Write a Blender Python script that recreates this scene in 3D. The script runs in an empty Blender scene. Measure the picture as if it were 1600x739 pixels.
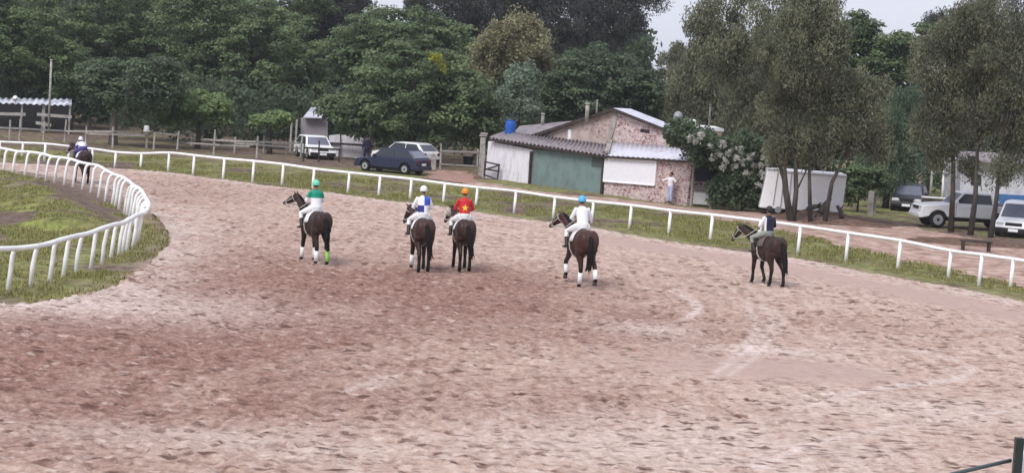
import bpy, bmesh, math, random
import numpy as np
from mathutils import Vector, Matrix, Euler
from mathutils.bvhtree import BVHTree
R = math.radians
random.seed(7); rng = np.random.default_rng(7)
S = bpy.context.scene
C = S.collection

# ------------------------------------------------------------------ camera
FPX = 3000.0; CAMH = 5.9; PITCH = 4.9; ROLL = 3.5
cam = bpy.data.objects.new('camera', bpy.data.cameras.new('camera')); C.objects.link(cam)
cam.location = (0, 0, CAMH)
CM = (Matrix.Rotation(R(90 - PITCH), 3, 'X') @ Matrix.Rotation(R(ROLL), 3, 'Z'))
cam.rotation_euler = CM.to_euler()
cam.data.sensor_width = 36; cam.data.lens = 36 * FPX / 1600
cam.data.clip_start = .5; cam.data.clip_end = 3000
S.camera = cam
S.render.resolution_x = 1024; S.render.resolution_y = 472

# ------------------------------------------------------------------ light
W = bpy.data.worlds.new('World'); S.world = W; W.use_nodes = True
nt = W.node_tree; nt.nodes.clear()
out = nt.nodes.new('ShaderNodeOutputWorld'); bg = nt.nodes.new('ShaderNodeBackground')
sky = nt.nodes.new('ShaderNodeTexSky'); sky.sky_type = 'NISHITA'; sky.sun_disc = False
SUN_EL, SUN_AZ = 50, 212          # azimuth measured clockwise from +Y
sky.sun_elevation = R(SUN_EL); sky.sun_rotation = R(SUN_AZ)
mx = nt.nodes.new('ShaderNodeMix'); mx.data_type = 'RGBA'; mx.inputs['Factor'].default_value = .86
tc = nt.nodes.new('ShaderNodeTexCoord'); nz = nt.nodes.new('ShaderNodeTexNoise')
nz.inputs['Scale'].default_value = 3.5; nz.inputs['Detail'].default_value = 5
cr = nt.nodes.new('ShaderNodeValToRGB')
cr.color_ramp.elements[0].position = .3; cr.color_ramp.elements[0].color = (5.9, 6.2, 7.5, 1)
cr.color_ramp.elements[1].position = .75; cr.color_ramp.elements[1].color = (7.5, 7.6, 8.7, 1)
L = nt.links.new
L(tc.outputs['Generated'], nz.inputs['Vector']); L(nz.outputs['Fac'], cr.inputs['Fac'])
L(sky.outputs[0], mx.inputs['A']); L(cr.outputs[0], mx.inputs['B'])
L(mx.outputs['Result'], bg.inputs['Color']); L(bg.outputs[0], out.inputs[0])
bg.inputs['Strength'].default_value = .10
sl = bpy.data.lights.new('sun', 'SUN'); sl.energy = 2.2; sl.angle = R(28); sl.color = (1, .96, .92)
so = bpy.data.objects.new('sun', sl); C.objects.link(so)
sd = Vector((math.sin(R(SUN_AZ)) * math.cos(R(SUN_EL)), math.cos(R(SUN_AZ)) * math.cos(R(SUN_EL)), math.sin(R(SUN_EL))))
so.rotation_euler = sd.to_track_quat('Z', 'Y').to_euler(); so.location = (0, 0, 60)
vs = S.view_settings; vs.view_transform = 'Standard'; vs.look = 'None'; vs.exposure = .33; vs.gamma = 1
S.render.engine = 'CYCLES'

# ------------------------------------------------------------------ pixel helpers (photo is 1600 x 739)
CW = Vector(cam.location)
def ray(px, py): return CM @ Vector((px - 800, -(py - 369.5), -FPX))
def gp(px, py, z=0.0):
    d = ray(px, py); t = (z - CAMH) / d.z; return CW + d * t
def at(px, py, Y):
    d = ray(px, py); return CW + d * (Y / d.y)
def onplane(px, py, o, n):
    d = ray(px, py); return CW + d * ((o - CW).dot(n) / d.dot(n))
def pix(p):
    q = CM.transposed() @ (Vector(p) - CW); return (800 + q.x / -q.z * FPX, 369.5 - q.y / -q.z * FPX)

# ------------------------------------------------------------------ object helpers
def tag(o, label=None, cat=None, group=None, kind=None):
    if label: o['label'] = label
    if cat: o['category'] = cat
    if group: o['group'] = group
    if kind: o['kind'] = kind
    return o
def thing(name, loc, label, cat, rz=0, group=None):
    o = bpy.data.objects.new(name, None); C.objects.link(o); o.location = loc; o.rotation_euler = (0, 0, rz)
    o.empty_display_size = .2
    return tag(o, label, cat, group)
def link(name, me, m, parent=None, smooth=False, loc=None):
    me.name = name
    if m is not None: me.materials.append(m)
    o = bpy.data.objects.new(name, me); C.objects.link(o)
    if parent is not None: o.parent = parent
    if loc is not None: o.location = loc
    if smooth: me.polygons.foreach_set('use_smooth', [True] * len(me.polygons))
    return o
def obj(name, bm, m, parent=None, smooth=False, bevel=0, loc=None):
    bmesh.ops.recalc_face_normals(bm, faces=bm.faces)
    me = bpy.data.meshes.new(name); bm.to_mesh(me); bm.free()
    o = link(name, me, m, parent, smooth, loc)
    if bevel:
        b = o.modifiers.new('bevel', 'BEVEL'); b.width = bevel; b.segments = 2; b.limit_method = 'ANGLE'
    return o
def BM(): return bmesh.new()
def box(bm, c, s, rz=0, rx=0, ry=0):
    M = Matrix.Translation(c) @ Euler((rx, ry, rz)).to_matrix().to_4x4() @ Matrix.Diagonal((s[0], s[1], s[2], 1))
    bmesh.ops.create_cube(bm, size=1, matrix=M); return bm
def bar(bm, a, b, w, h=None, up=(0, 0, 1)):
    a = Vector(a); b = Vector(b); h = h or w; d = (b - a); t = d.normalized(); up = Vector(up)
    s = t.cross(up)
    if s.length < 1e-3: s = Vector((1, 0, 0))
    s.normalize(); u = s.cross(t)
    vs = [bm.verts.new(p + s * (sx * w / 2) + u * (su * h / 2)) for p in (a, b) for sx, su in ((-1, -1), (1, -1), (1, 1), (-1, 1))]
    for f in ((0, 1, 2, 3), (7, 6, 5, 4), (0, 4, 5, 1), (1, 5, 6, 2), (2, 6, 7, 3), (3, 7, 4, 0)): bm.faces.new([vs[i] for i in f])
    return bm
def tube(bm, pts, rad, n=10, side=None, cap=True):
    """pts list of points; rad list of r or (side radius, other radius)"""
    pts = [Vector(p) for p in pts]; rings = []
    prev = None
    for i, p in enumerate(pts):
        t = (pts[min(i + 1, len(pts) - 1)] - pts[max(i - 1, 0)]).normalized()
        if side is not None: s = Vector(side); s = s - t * s.dot(t)
        elif prev is not None: s = prev - t * prev.dot(t)
        else:
            s = Vector((0, 1, 0)) if abs(t.y) < .9 else Vector((1, 0, 0)); s = s - t * s.dot(t)
        s.normalize(); prev = s; u = t.cross(s)
        r = rad[i] if not isinstance(rad, (int, float)) else rad
        ra, rb = r if isinstance(r, tuple) else (r, r)
        rings.append([bm.verts.new(p + s * (math.cos(k * 2 * math.pi / n) * ra) + u * (math.sin(k * 2 * math.pi / n) * rb)) for k in range(n)])
    for a, b in zip(rings, rings[1:]):
        for k in range(n): bm.faces.new((a[k], a[(k + 1) % n], b[(k + 1) % n], b[k]))
    if cap:
        bm.faces.new(rings[0][::-1]); bm.faces.new(rings[-1])
    return bm
def ball(bm, c, r, seg=12):
    r = r if isinstance(r, tuple) else (r, r, r)
    bmesh.ops.create_uvsphere(bm, u_segments=seg, v_segments=max(6, seg * 2 // 3), radius=1, matrix=Matrix.Translation(c) @ Matrix.Diagonal((*r, 1)))
    return bm
def prism(bm, poly, n, off0, off1):
    """polygon of 3-D points extruded along n from off0 to off1"""
    n = Vector(n); a = [bm.verts.new(Vector(p) + n * off0) for p in poly]; b = [bm.verts.new(Vector(p) + n * off1) for p in poly]
    bm.faces.new(a); bm.faces.new(b[::-1])
    for i in range(len(a)):
        j = (i + 1) % len(a); bm.faces.new((a[i], b[i], b[j], a[j]))
    return bm
def remesh(name, bm, m, parent, vox=.02, smooth=4, loc=None):
    bmesh.ops.recalc_face_normals(bm, faces=bm.faces)
    me = bpy.data.meshes.new('tmp'); bm.to_mesh(me); bm.free()
    o = bpy.data.objects.new('tmp', me); C.objects.link(o)
    r = o.modifiers.new('r', 'REMESH'); r.mode = 'VOXEL'; r.voxel_size = vox
    if smooth:
        s = o.modifiers.new('s', 'SMOOTH'); s.iterations = smooth; s.factor = .5
    dg = bpy.context.evaluated_depsgraph_get(); dg.update()
    me2 = bpy.data.meshes.new_from_object(o.evaluated_get(dg))
    bpy.data.objects.remove(o); bpy.data.meshes.remove(me)
    return link(name, me2, m, parent, True, loc)

# ------------------------------------------------------------------ material helpers
def s2l(v): v /= 255; return v / 12.92 if v <= .04045 else ((v + .055) / 1.055) ** 2.4
def rgb(r, g, b): return (s2l(r), s2l(g), s2l(b), 1)
def newmat(name, rough=.8, spec=.3):
    m = bpy.data.materials.new(name); m.use_nodes = True; b = m.node_tree.nodes['Principled BSDF']
    b.inputs['Roughness'].default_value = rough; b.inputs['Specular IOR Level'].default_value = spec
    return m, m.node_tree, b
def N(nt, t, **k):
    n = nt.nodes.new(t)
    for a, v in k.items():
        if a in n.inputs: n.inputs[a].default_value = v
        else: setattr(n, a, v)
    return n
def ramp(nt, fac, stops):
    r = nt.nodes.new('ShaderNodeValToRGB'); e = r.color_ramp.elements
    while len(e) > len(stops): e.remove(e[-1])
    while len(e) < len(stops): e.new(1)
    for k, (p, c) in zip(e, stops): k.position = p; k.color = c if len(c) == 4 else (*c, 1)
    nt.links.new(fac, r.inputs['Fac']); return r.outputs['Color']
def coords(nt, kind='Object', scale=(1, 1, 1)):
    t = nt.nodes.new('ShaderNodeTexCoord'); mp = nt.nodes.new('ShaderNodeMapping'); mp.inputs['Scale'].default_value = scale
    nt.links.new(t.outputs[kind], mp.inputs['Vector']); return mp.outputs['Vector']
def noise(nt, vec, scale, detail=4, rough=.6):
    n = N(nt, 'ShaderNodeTexNoise', Scale=scale, Detail=detail, Roughness=rough); nt.links.new(vec, n.inputs['Vector']); return n.outputs['Fac']
def mix(nt, f, a, b, mode='MIX'):
    m = nt.nodes.new('ShaderNodeMix'); m.data_type = 'RGBA'; m.blend_type = mode
    for s, v in (('Factor', f), ('A', a), ('B', b)):
        i = m.inputs[s]
        if hasattr(v, 'node'): nt.links.new(v, i)
        elif s == 'Factor': i.default_value = v
        else: i.default_value = v if len(v) == 4 else (*v, 1)
    return m.outputs['Result']
def bump(nt, b, h, strength=.5, dist=.05):
    n = N(nt, 'ShaderNodeBump', Strength=strength, Distance=dist); nt.links.new(h, n.inputs['Height']); nt.links.new(n.outputs[0], b.inputs['Normal'])
MC = {}
def plain(name, col, rough=.7, spec=.3, var=.12, scale=6, metal=0):
    """one colour with slight wear"""
    if name in MC: return MC[name]
    m, nt, b = newmat(name, rough, spec); b.inputs['Metallic'].default_value = metal
    v = coords(nt); f = noise(nt, v, scale, 5)
    c = tuple(col[:3]); lo = tuple(x * (1 - var) for x in c); hi = tuple(min(1, x * (1 + var)) for x in c)
    nt.links.new(ramp(nt, f, [(.3, lo), (.7, hi)]), b.inputs['Base Color']); MC[name] = m; return m
def weathered(name, col, dirt, amount=.5, scale=1.5, rough=.8, stretch=(1, 1, 1), b_=.2):
    if name in MC: return MC[name]
    m, nt, b = newmat(name, rough); v = coords(nt, scale=stretch)
    f = noise(nt, v, scale, 7, .68); f2 = noise(nt, v, scale * 9, 3)
    c = mix(nt, ramp(nt, f, [(amount - .08, (0, 0, 0)), (amount + .14, (1, 1, 1))]), dirt[:3], col[:3])
    c = mix(nt, .25, c, ramp(nt, f2, [(.3, tuple(x * .6 for x in col[:3])), (.7, tuple(min(1, x * 1.15) for x in col[:3]))]))
    nt.links.new(c, b.inputs['Base Color']); bump(nt, b, f2, b_, .02); MC[name] = m; return m

M_white = weathered('painted_white', (.92, .92, .93), (.55, .53, .5), .30, 3, .55)
M_pipe = weathered('white_pipe', (.92, .92, .92), (.66, .64, .60), .36, 2.2, .5)
M_wood = weathered('grey_wood', (.46, .44, .41), (.24, .22, .20), .48, 5, .9, (1, 1, 1))
M_tyre = plain('rubber', (.018, .018, .02), .8, .2)
M_rim = plain('rim_metal', (.45, .46, .48), .35, .5, metal=.6)
M_glass = plain('dark_glass', (.03, .035, .045), .08, .6)
M_glassl = plain('sky_glass', (.16, .17, .22), .12, .8)
M_black = plain('black_paint', (.02, .02, .022), .5)
M_skin = plain('skin', (.32, .17, .11), .6)
M_hair = plain('dark_hair', (.02, .015, .012), .8)
M_leather = plain('dark_leather', (.035, .022, .018), .5)

# ------------------------------------------------------------------ numpy noise
def vnoise(x, y, seed=0):
    xi = np.floor(x).astype(np.int64); yi = np.floor(y).astype(np.int64); fx = x - xi; fy = y - yi
    fx = fx * fx * (3 - 2 * fx); fy = fy * fy * (3 - 2 * fy)
    def h(a, b):
        n = (a * 374761393 + b * 668265263 + seed * 1442695041) & 0x7fffffff
        n = ((n ^ (n >> 13)) * 1274126177) & 0x7fffffff
        return ((n ^ (n >> 16)) & 0xffff) / 65535.0
    return (h(xi, yi) * (1 - fx) + h(xi + 1, yi) * fx) * (1 - fy) + (h(xi, yi + 1) * (1 - fx) + h(xi + 1, yi + 1) * fx) * fy
def fbm(x, y, seed=0, o=4):
    s = 0; a = .5
    for i in range(o): s = s + a * vnoise(x * 2 ** i, y * 2 ** i, seed + i); a *= .5
    return s
def catmull(P, per=8):
    P = [Vector(p) for p in P]; out = []
    for i in range(len(P) - 1):
        p0 = P[max(i - 1, 0)]; p1 = P[i]; p2 = P[i + 1]; p3 = P[min(i + 2, len(P) - 1)]
        for k in range(per):
            t = k / per
            out.append(.5 * ((2 * p1) + (p2 - p0) * t + (2 * p0 - 5 * p1 + 4 * p2 - p3) * t * t + (3 * p1 - p0 - 3 * p2 + p3) * t ** 3))
    out.append(P[-1]); return out
def inpoly(x, y, poly):
    r = np.zeros(x.shape, bool); n = len(poly)
    for i in range(n):
        x1, y1 = poly[i][:2]; x2, y2 = poly[(i + 1) % n][:2]
        if y1 == y2: continue
        r ^= ((y1 > y) != (y2 > y)) & (x < (x2 - x1) * (y - y1) / (y2 - y1) + x1)
    return r
def dseg(x, y, line):
    d = np.full(x.shape, 1e9)
    for a, b in zip(line, line[1:]):
        dx = b[0] - a[0]; dy = b[1] - a[1]; l = dx * dx + dy * dy + 1e-9
        t = np.clip(((x - a[0]) * dx + (y - a[1]) * dy) / l, 0, 1)
        d = np.minimum(d, np.hypot(x - a[0] - t * dx, y - a[1] - t * dy))
    return d

# ------------------------------------------------------------------ layout lines
IN_FEET = [(-60, 462), (-25, 458), (11, 452), (47, 446), (76, 439), (98, 430), (118, 423), (141, 416), (159, 409), (172, 403), (185, 397), (197, 391), (206, 385), (212, 379), (215, 372),
           (214, 364), (211, 356), (206, 347), (201, 340), (194, 333), (185, 326), (174, 319), (164, 313), (153, 307), (141, 300), (128, 295), (113, 291), (100, 288), (85, 284), (71, 281), (56, 278), (38, 275), (19, 272), (4, 270), (-12, 268), (-30, 266)]
inF = [gp(*p) for p in IN_FEET]
OUT = [(-75, 217, 240), (-40, 219.5, 242), (-2, 222, 244), (34, 223.5, 246), (69, 225, 250), (106, 229, 252), (143, 233, 255), (179, 238, 261), (219, 240, 264), (262, 239, 268), (301, 243, 275), (348, 248, 281), (394, 252, 286), (440, 257, 291),
       (488, 264, 297), (543, 270, 302), (591, 275, 308), (640, 280, 312), (692, 287, 318), (743, 293, 323), (803, 299, 331), (864, 308, 339), (924, 315, 347), (983, 321, 356), (1044, 329, 366),
       (1109, 336, 377), (1184, 345, 387), (1246, 353, 397), (1321, 364, 407), (1402, 376, 421), (1481, 392, 433), (1529, 398, 444), (1578, 405, 450), (1630, 413, 460), (1690, 422, 471)]
outF = [gp(p[0], p[2]) for p in OUT]
outT = []
for (px, pt, pf), f in zip(OUT, outF):
    t = at(px + .06 * (pf - pt) + 1, pt, f.y); outT.append(Vector((f.x + .04, f.y, t.z)))
# inner rail direction normals (towards the track)
def normals(P):
    ns = []
    for i in range(len(P)):
        t = (P[min(i + 1, len(P) - 1)] - P[max(i - 1, 0)]).normalized(); ns.append(Vector((t.y, -t.x, 0)).normalized())
    return ns
inN = normals(inF)
inEdge = [f + n * (1.05 + .9 * max(0, (56 - f.y) / 10)) for f, n in zip(inF, inN)]
inEdge = catmull(inEdge, 4)
OE = [(-80, 250), (0, 255), (140, 262), (250, 270), (350, 282), (440, 294), (500, 301), (600, 314), (700, 326), (800, 341), (900, 354), (1000, 371), (1110, 388), (1246, 407), (1400, 436), (1500, 453), (1600, 474), (1700, 493)]
outEdge = catmull([gp(*p) for p in OE], 4)
trackPoly = [(p.x, p.y) for p in outEdge] + [(22, 20), (-14, 20), (-17, 40)] + [(p.x, p.y) for p in inEdge]

def grid_mesh(name, xs, ys, zf, keep=None, attrs=None):
    X, Y = np.meshgrid(xs, ys); Z = zf(X, Y); nx, ny = len(xs), len(ys)
    me = bpy.data.meshes.new(name)
    idx = np.arange(nx * ny).reshape(ny, nx)
    q = np.stack([idx[:-1, :-1], idx[:-1, 1:], idx[1:, 1:], idx[1:, :-1]], -1).reshape(-1, 4)
    if keep is not None:
        k = keep(X, Y); kk = (k[:-1, :-1] | k[:-1, 1:] | k[1:, 1:] | k[1:, :-1]).reshape(-1); q = q[kk]
        used = np.zeros(nx * ny, bool); used[q.ravel()] = True; remap = np.cumsum(used) - 1; q = remap[q]
    else: used = np.ones(nx * ny, bool)
    co = np.stack([X.ravel(), Y.ravel(), Z.ravel()], -1)[used]
    me.vertices.add(len(co)); me.vertices.foreach_set('co', co.ravel().astype(np.float32))
    me.loops.add(q.size); me.loops.foreach_set('vertex_index', q.ravel().astype(np.int32))
    me.polygons.add(len(q)); me.polygons.foreach_set('loop_start', np.arange(0, q.size, 4, dtype=np.int32)); me.polygons.foreach_set('loop_total', np.full(len(q), 4, np.int32))
    me.polygons.foreach_set('use_smooth', np.ones(len(q), bool))
    for an, fn in (attrs or {}).items():
        a = me.attributes.new(an, 'FLOAT', 'POINT'); a.data.foreach_set('value', fn(co[:, 0], co[:, 1]).astype(np.float32))
    me.update(); me.validate(); return me
def attr(nt, name): return N(nt, 'ShaderNodeAttribute', attribute_name=name).outputs['Fac']

# ------------------------------------------------------------------ ground
railLine = [(p.x, p.y) for p in outF]
inLine = [(p.x, p.y) for p in inF]
def blob(x, y, px, py, rx, ry):
    p = gp(px, py); return np.exp(-(((x - p.x) / rx) ** 2 + ((y - p.y) / ry) ** 2))
def ground_dirt(x, y):
    n = fbm(x * .35, y * .35, 3, 4)
    d = np.clip((n - .40) * 3.4, 0, 1) * .75
    # infield mound of bare earth along the far inner rail
    dist = dseg(x, y, inLine[16:])
    d = np.maximum(d, np.clip(1.4 - dist / 2.7, 0, 1) * np.clip((fbm(x * .5, y * .5, 9) - .28) * 4, 0, 1) * (y < 96) * (y > 64))
    # worn far bank and yard behind the outer rail
    d = np.maximum(d, np.clip((y - 103) / 6, 0, 1) * (x < 2) * (.35 + .5 * n))
    d = np.maximum(d, blob(x, y, 1300, 342, 5, 5) * 1.1); d = np.maximum(d, blob(x, y, 1500, 372, 5, 4))
    d = np.maximum(d, .8 * (1 - inpoly(x, y, trackPoly)) * np.exp(-dseg(x, y, [(p.x, p.y) for p in outEdge]) / .35))
    return np.clip(d, 0, 1)
def edge(x, y): return np.clip(1.3 * np.exp(-np.minimum(dseg(x, y, [(p.x, p.y) for p in outEdge]), dseg(x, y, [(p.x, p.y) for p in inEdge])) / .45), 0, 1)
def lush(x, y): return np.clip(blob(x, y, 40, 325, 6, 8) + blob(x, y, 70, 350, 5, 5) + .7 * blob(x, y, 130, 440, 4, 4), 0, 1) * np.clip(fbm(x * 1.4, y * 1.4, 88) * 3.2 - 1.0, 0, .75)
def ground_z(x, y):
    z = (fbm(x * .6, y * .6, 21) - .45) * .08 - .06
    dist = dseg(x, y, inLine[14:])
    z += .35 * np.exp(-((dist - 2.2) / 1.2) ** 2) * (x < gp(205, 345).x) * (y > 62)
    return np.where(inpoly(x, y, trackPoly), -.12, z)
def mat_ground():
    m, nt, b = newmat('grass_and_earth', .95, .1)
    v = coords(nt); f1 = noise(nt, v, 7, 6, .7); f2 = noise(nt, v, .8, 4); f3 = noise(nt, v, 28, 3)
    f4 = noise(nt, v, 2.2, 6, .75)
    g = ramp(nt, f4, [(.36, rgb(84, 88, 56)), (.47, rgb(118, 122, 76)), (.56, rgb(146, 148, 94)), (.7, rgb(174, 170, 118))])
    g = mix(nt, attr(nt, 'lush'), g, ramp(nt, f4, [(.36, rgb(112, 120, 58)), (.6, rgb(160, 170, 88))]))
    g = mix(nt, ramp(nt, f2, [(.4, (0, 0, 0)), (.65, (1, 1, 1))]), g, ramp(nt, f4, [(.36, rgb(92, 84, 62)), (.5, rgb(128, 118, 88)), (.7, rgb(160, 148, 116))]))
    e = ramp(nt, f4, [(.34, rgb(72, 60, 54)), (.5, rgb(112, 95, 86)), (.7, rgb(152, 134, 122))])
    dd = nt.nodes.new('ShaderNodeMath'); dd.operation = 'MULTIPLY_ADD'; nt.links.new(f1, dd.inputs[0]); dd.inputs[1].default_value = .9; dd.inputs[2].default_value = -.45
    ad = nt.nodes.new('ShaderNodeMath'); ad.operation = 'ADD'; nt.links.new(attr(nt, 'dirt'), ad.inputs[0]); nt.links.new(dd.outputs[0], ad.inputs[1])
    c = mix(nt, ramp(nt, ad.outputs[0], [(.35, (0, 0, 0)), (.6, (1, 1, 1))]), g, e)
    c = mix(nt, attr(nt, 'edge'), c, ramp(nt, f4, [(.36, rgb(150, 130, 112)), (.6, rgb(192, 172, 156))]))
    nt.links.new(c, b.inputs['Base Color']); bump(nt, b, f3, .8, .06); return m
gx = np.concatenate([np.linspace(-700, -60, 9), np.arange(-50, 40, .35), np.linspace(50, 700, 9)])
gy = np.concatenate([np.linspace(-100, 10, 4), np.arange(15, 60, .8), np.arange(60, 125, .35), np.arange(126, 200, 3), np.linspace(230, 1500, 8)])
g = link('ground', grid_mesh('ground', gx, gy, ground_z, None, {'dirt': ground_dirt, 'edge': edge, 'lush': lush}), mat_ground()); g['kind'] = 'structure'

# ------------------------------------------------------------------ track
dark_patches = [(60, 560, 4, 6, .9), (330, 510, 5, 5, 1), (560, 450, 6, 6, .9), (230, 600, 4, 4, .6), (760, 440, 5, 6, .6), (980, 520, 3.5, 4, .6), (830, 620, 2.5, 3, .6), (430, 380, 5, 8, .35), (250, 300, 5, 8, .5), (1350, 510, 4, 2, .35), (60, 700, 3, 2, .5), (450, 640, 3, 2, .3)]
def churn(x, y):
    s = 0
    for px, py, rx, ry, a in dark_patches: s = s + a * blob(x, y, px, py, rx, ry)
    return np.clip(s * (.35 + 1.3 * fbm(x * .55, y * .4, 31)), 0, 1)
outLine = [(p.x, p.y) for p in outEdge]; inLineE = [(p.x, p.y) for p in inEdge]
def smoothstrip(x, y):
    # harrowed smooth band near the outer edge on the right and a pale patch
    d = dseg(x, y, outLine[36:]); s = np.clip(1 - np.abs(d - 2.6) / 1.8, 0, 1) * (x > 2)
    s = np.maximum(s, 1.2 * blob(x, y, 1210, 578, 2.2, 1.3)); return np.clip(s * 1.6, 0, 1) * np.clip(.35 + 1.1 * fbm(x * 1.2, y * 1.2, 74), 0, .92)
def pale(x, y):
    d = np.minimum(dseg(x, y, outLine), dseg(x, y, inLineE) * .7); s = .55 * np.exp(-(d / 1.1) ** 2) * np.clip(fbm(x * .8, y * .8, 71) * 3 - .7, 0, 1)
    for px, py, rx, ry, a in [(1010, 515, 1.2, 1.4, .55), (1430, 640, 2, 1.5, .5), (1200, 550, 1.6, .7, .6), (180, 480, 4, 3, .6), (1100, 700, 4, 2.5, .45), (330, 690, 3, 1, .4)]:
        s = s + a * blob(x, y, px, py, rx, ry)
    # wheel ruts of the harrow tractor
    for ln in ([(1060, 455), (1095, 480), (1075, 500)], [(1190, 478), (1205, 510), (1160, 555), (1110, 590)], [(1165, 480), (1180, 520), (1130, 570)], [(1440, 555), (1520, 575), (1490, 595), (1400, 605)],
               [(540, 615), (600, 590)], [(575, 612), (625, 588)], [(1250, 640), (1420, 600), (1600, 590)], [(1180, 735), (1330, 680), (1600, 640)], [(1010, 452), (1060, 462), (1088, 482), (1070, 502)], [(1300, 545), (1440, 552), (1508, 574), (1470, 596), (1380, 610), (1250, 622)], [(1210, 480), (1222, 510), (1185, 552), (1140, 588)]):
        q = catmull([gp(*p) for p in ln], 5); s = s + .6 * np.exp(-(dseg(x, y, [(p.x, p.y) for p in q]) / .10) ** 2) * np.clip(fbm(x * 1.1, y * 1.1, 72) * 3.4 - .45, .1, 1)
    return np.clip(s, 0, 1)
HX = rng.uniform(-19, 19, 38000); HY = 24 + 70 * rng.random(38000) ** 1.5
def divots(X, Y):
    """hoof prints cut into the surface"""
    Z = np.zeros(X.shape); xs = X[0]; ys = Y[:, 0]
    keepp = (churn(HX, HY) * 1.2 + .28 - smoothstrip(HX, HY) * .5) > rng.random(len(HX))
    for hx, hy, r, dep in zip(HX[keepp], HY[keepp], rng.uniform(.07, .17, keepp.sum()), rng.uniform(.25, 1, keepp.sum())):
        i0, i1 = np.searchsorted(xs, (hx - 2.2 * r, hx + 2.2 * r)); j0, j1 = np.searchsorted(ys, (hy - 2.2 * r, hy + 2.2 * r))
        if i1 <= i0 or j1 <= j0: continue
        q = np.hypot(X[j0:j1, i0:i1] - hx, (Y[j0:j1, i0:i1] - hy)) / r
        Z[j0:j1, i0:i1] += dep * (-np.exp(-q ** 2 * 1.2) + .55 * np.exp(-((q - 1.5) / .35) ** 2))
    return Z
dcache = {}
def track_z(X, Y):
    D = np.clip(divots(X, Y), -1.1, .8); dcache['d'] = (X, Y, D)
    rough = 1 - .75 * smoothstrip(X, Y)
    return .03 + rough * (D * .055 + (fbm(X * 5, Y * 5, 51, 3) - .44) * .05) + (fbm(X * .5, Y * .5, 61, 2) - .37) * .08
def mat_track():
    m, nt, b = newmat('track_sand', .95, .1)
    v = coords(nt); f0 = noise(nt, v, .35, 4, .6); f3 = noise(nt, v, 22, 3, .6); f2 = noise(nt, v, 6.5, 6, .75); f7 = noise(nt, v, 1.1, 3, .6)
    mp = nt.nodes.new('ShaderNodeMapping'); mp.inputs['Rotation'].default_value = (0, 0, R(14)); mp.inputs['Scale'].default_value = (3.6, .9, 1); nt.links.new(v, mp.inputs['Vector'])
    fs = noise(nt, mp.outputs['Vector'], 1.0, 4, .65)
    base = ramp(nt, f2, [(.34, rgb(150, 122, 108)), (.48, rgb(180, 154, 140)), (.6, rgb(197, 174, 161)), (.7, rgb(212, 194, 183))])
    base = mix(nt, ramp(nt, f0, [(.35, (0, 0, 0)), (.7, (.5, .5, .5))]), base, rgb(199, 178, 165))
    base = mix(nt, ramp(nt, fs, [(.5, (0, 0, 0)), (.66, (.45, .45, .45))]), base, rgb(216, 200, 188))
    base = mix(nt, ramp(nt, fs, [(.34, (.45, .45, .45)), (.47, (0, 0, 0))]), base, rgb(154, 127, 113))
    dk = ramp(nt, f2, [(.34, rgb(114, 84, 74)), (.5, rgb(146, 114, 103)), (.66, rgb(176, 147, 136))])
    c = mix(nt, attr(nt, 'churn'), base, dk)
    sm = ramp(nt, f3, [(.3, rgb(173, 147, 138)), (.7, rgb(186, 162, 152))])
    c = mix(nt, attr(nt, 'smooth'), c, sm)
    pl = ramp(nt, f2, [(.34, rgb(180, 158, 147)), (.5, rgb(208, 191, 182)), (.66, rgb(228, 216, 210))])
    c = mix(nt, attr(nt, 'pale'), c, pl)
    # hoof scuffs: dark middles paint crater shade and dug-up soil; pale crumbs beside
    nd = N(nt, 'ShaderNodeTexNoise', Scale=6.0, Detail=3); nt.links.new(v, nd.inputs['Vector'])
    sc_ = nt.nodes.new('ShaderNodeVectorMath'); sc_.operation = 'SCALE'; sc_.inputs['Scale'].default_value = .22; nt.links.new(nd.outputs['Color'], sc_.inputs[0])
    ad = nt.nodes.new('ShaderNodeVectorMath'); ad.operation = 'ADD'; m2 = nt.nodes.new('ShaderNodeMapping'); m2.inputs['Scale'].default_value = (.62, 1.1, 1); nt.links.new(v, m2.inputs['Vector']); nt.links.new(m2.outputs['Vector'], ad.inputs[0]); nt.links.new(sc_.outputs[0], ad.inputs[1])
    def mul(a, b_):
        q = nt.nodes.new('ShaderNodeMath'); q.operation = 'MULTIPLY'; nt.links.new(a, q.inputs[0]); nt.links.new(b_, q.inputs[1]); return q.outputs[0]
    hs = []
    for scl, thr, col, gate, amt in ((3.2, .36, rgb(94, 68, 60), (.42, .6), .95), (5.2, .38, rgb(112, 84, 75), (.25, .5), .85), (4.6, .33, rgb(222, 206, 196), (.55, .75), .5)):
        vo = N(nt, 'ShaderNodeTexVoronoi', Scale=scl); nt.links.new(ad.outputs[0], vo.inputs['Vector'])
        sp = nt.nodes.new('ShaderNodeSeparateColor'); nt.links.new(vo.outputs['Color'], sp.inputs[0])
        w1 = ramp(nt, vo.outputs['Distance'], [(thr * .55, (1, 1, 1)), (thr * 1.25, (0, 0, 0))])
        w2 = ramp(nt, sp.outputs[0], [(gate[0], (0, 0, 0)), (gate[1], (amt, amt, amt))])
        w = mul(mul(w1, w2), ramp(nt, attr(nt, 'smooth'), [(0, (1, 1, 1)), (1, (.06, .06, .06))])); w = mul(w, ramp(nt, f7, [(.36, (.25, .25, .25)), (.58, (1, 1, 1))]))
        c = mix(nt, w, c, col); hs.append(w)
    c = mix(nt, attr(nt, 'hoof'), c, rgb(96, 70, 62))  # print depth darkens the colour: dug-up soil and hollow shade
    nt.links.new(c, b.inputs['Base Color'])
    iv = nt.nodes.new('ShaderNodeMath'); iv.operation = 'SUBTRACT'; nt.links.new(f2, iv.inputs[0]); nt.links.new(hs[0], iv.inputs[1])
    bump(nt, b, iv.outputs[0], .7, .05); return m
tx = np.arange(-30, 24, .085)
ty = [22.0]
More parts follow.
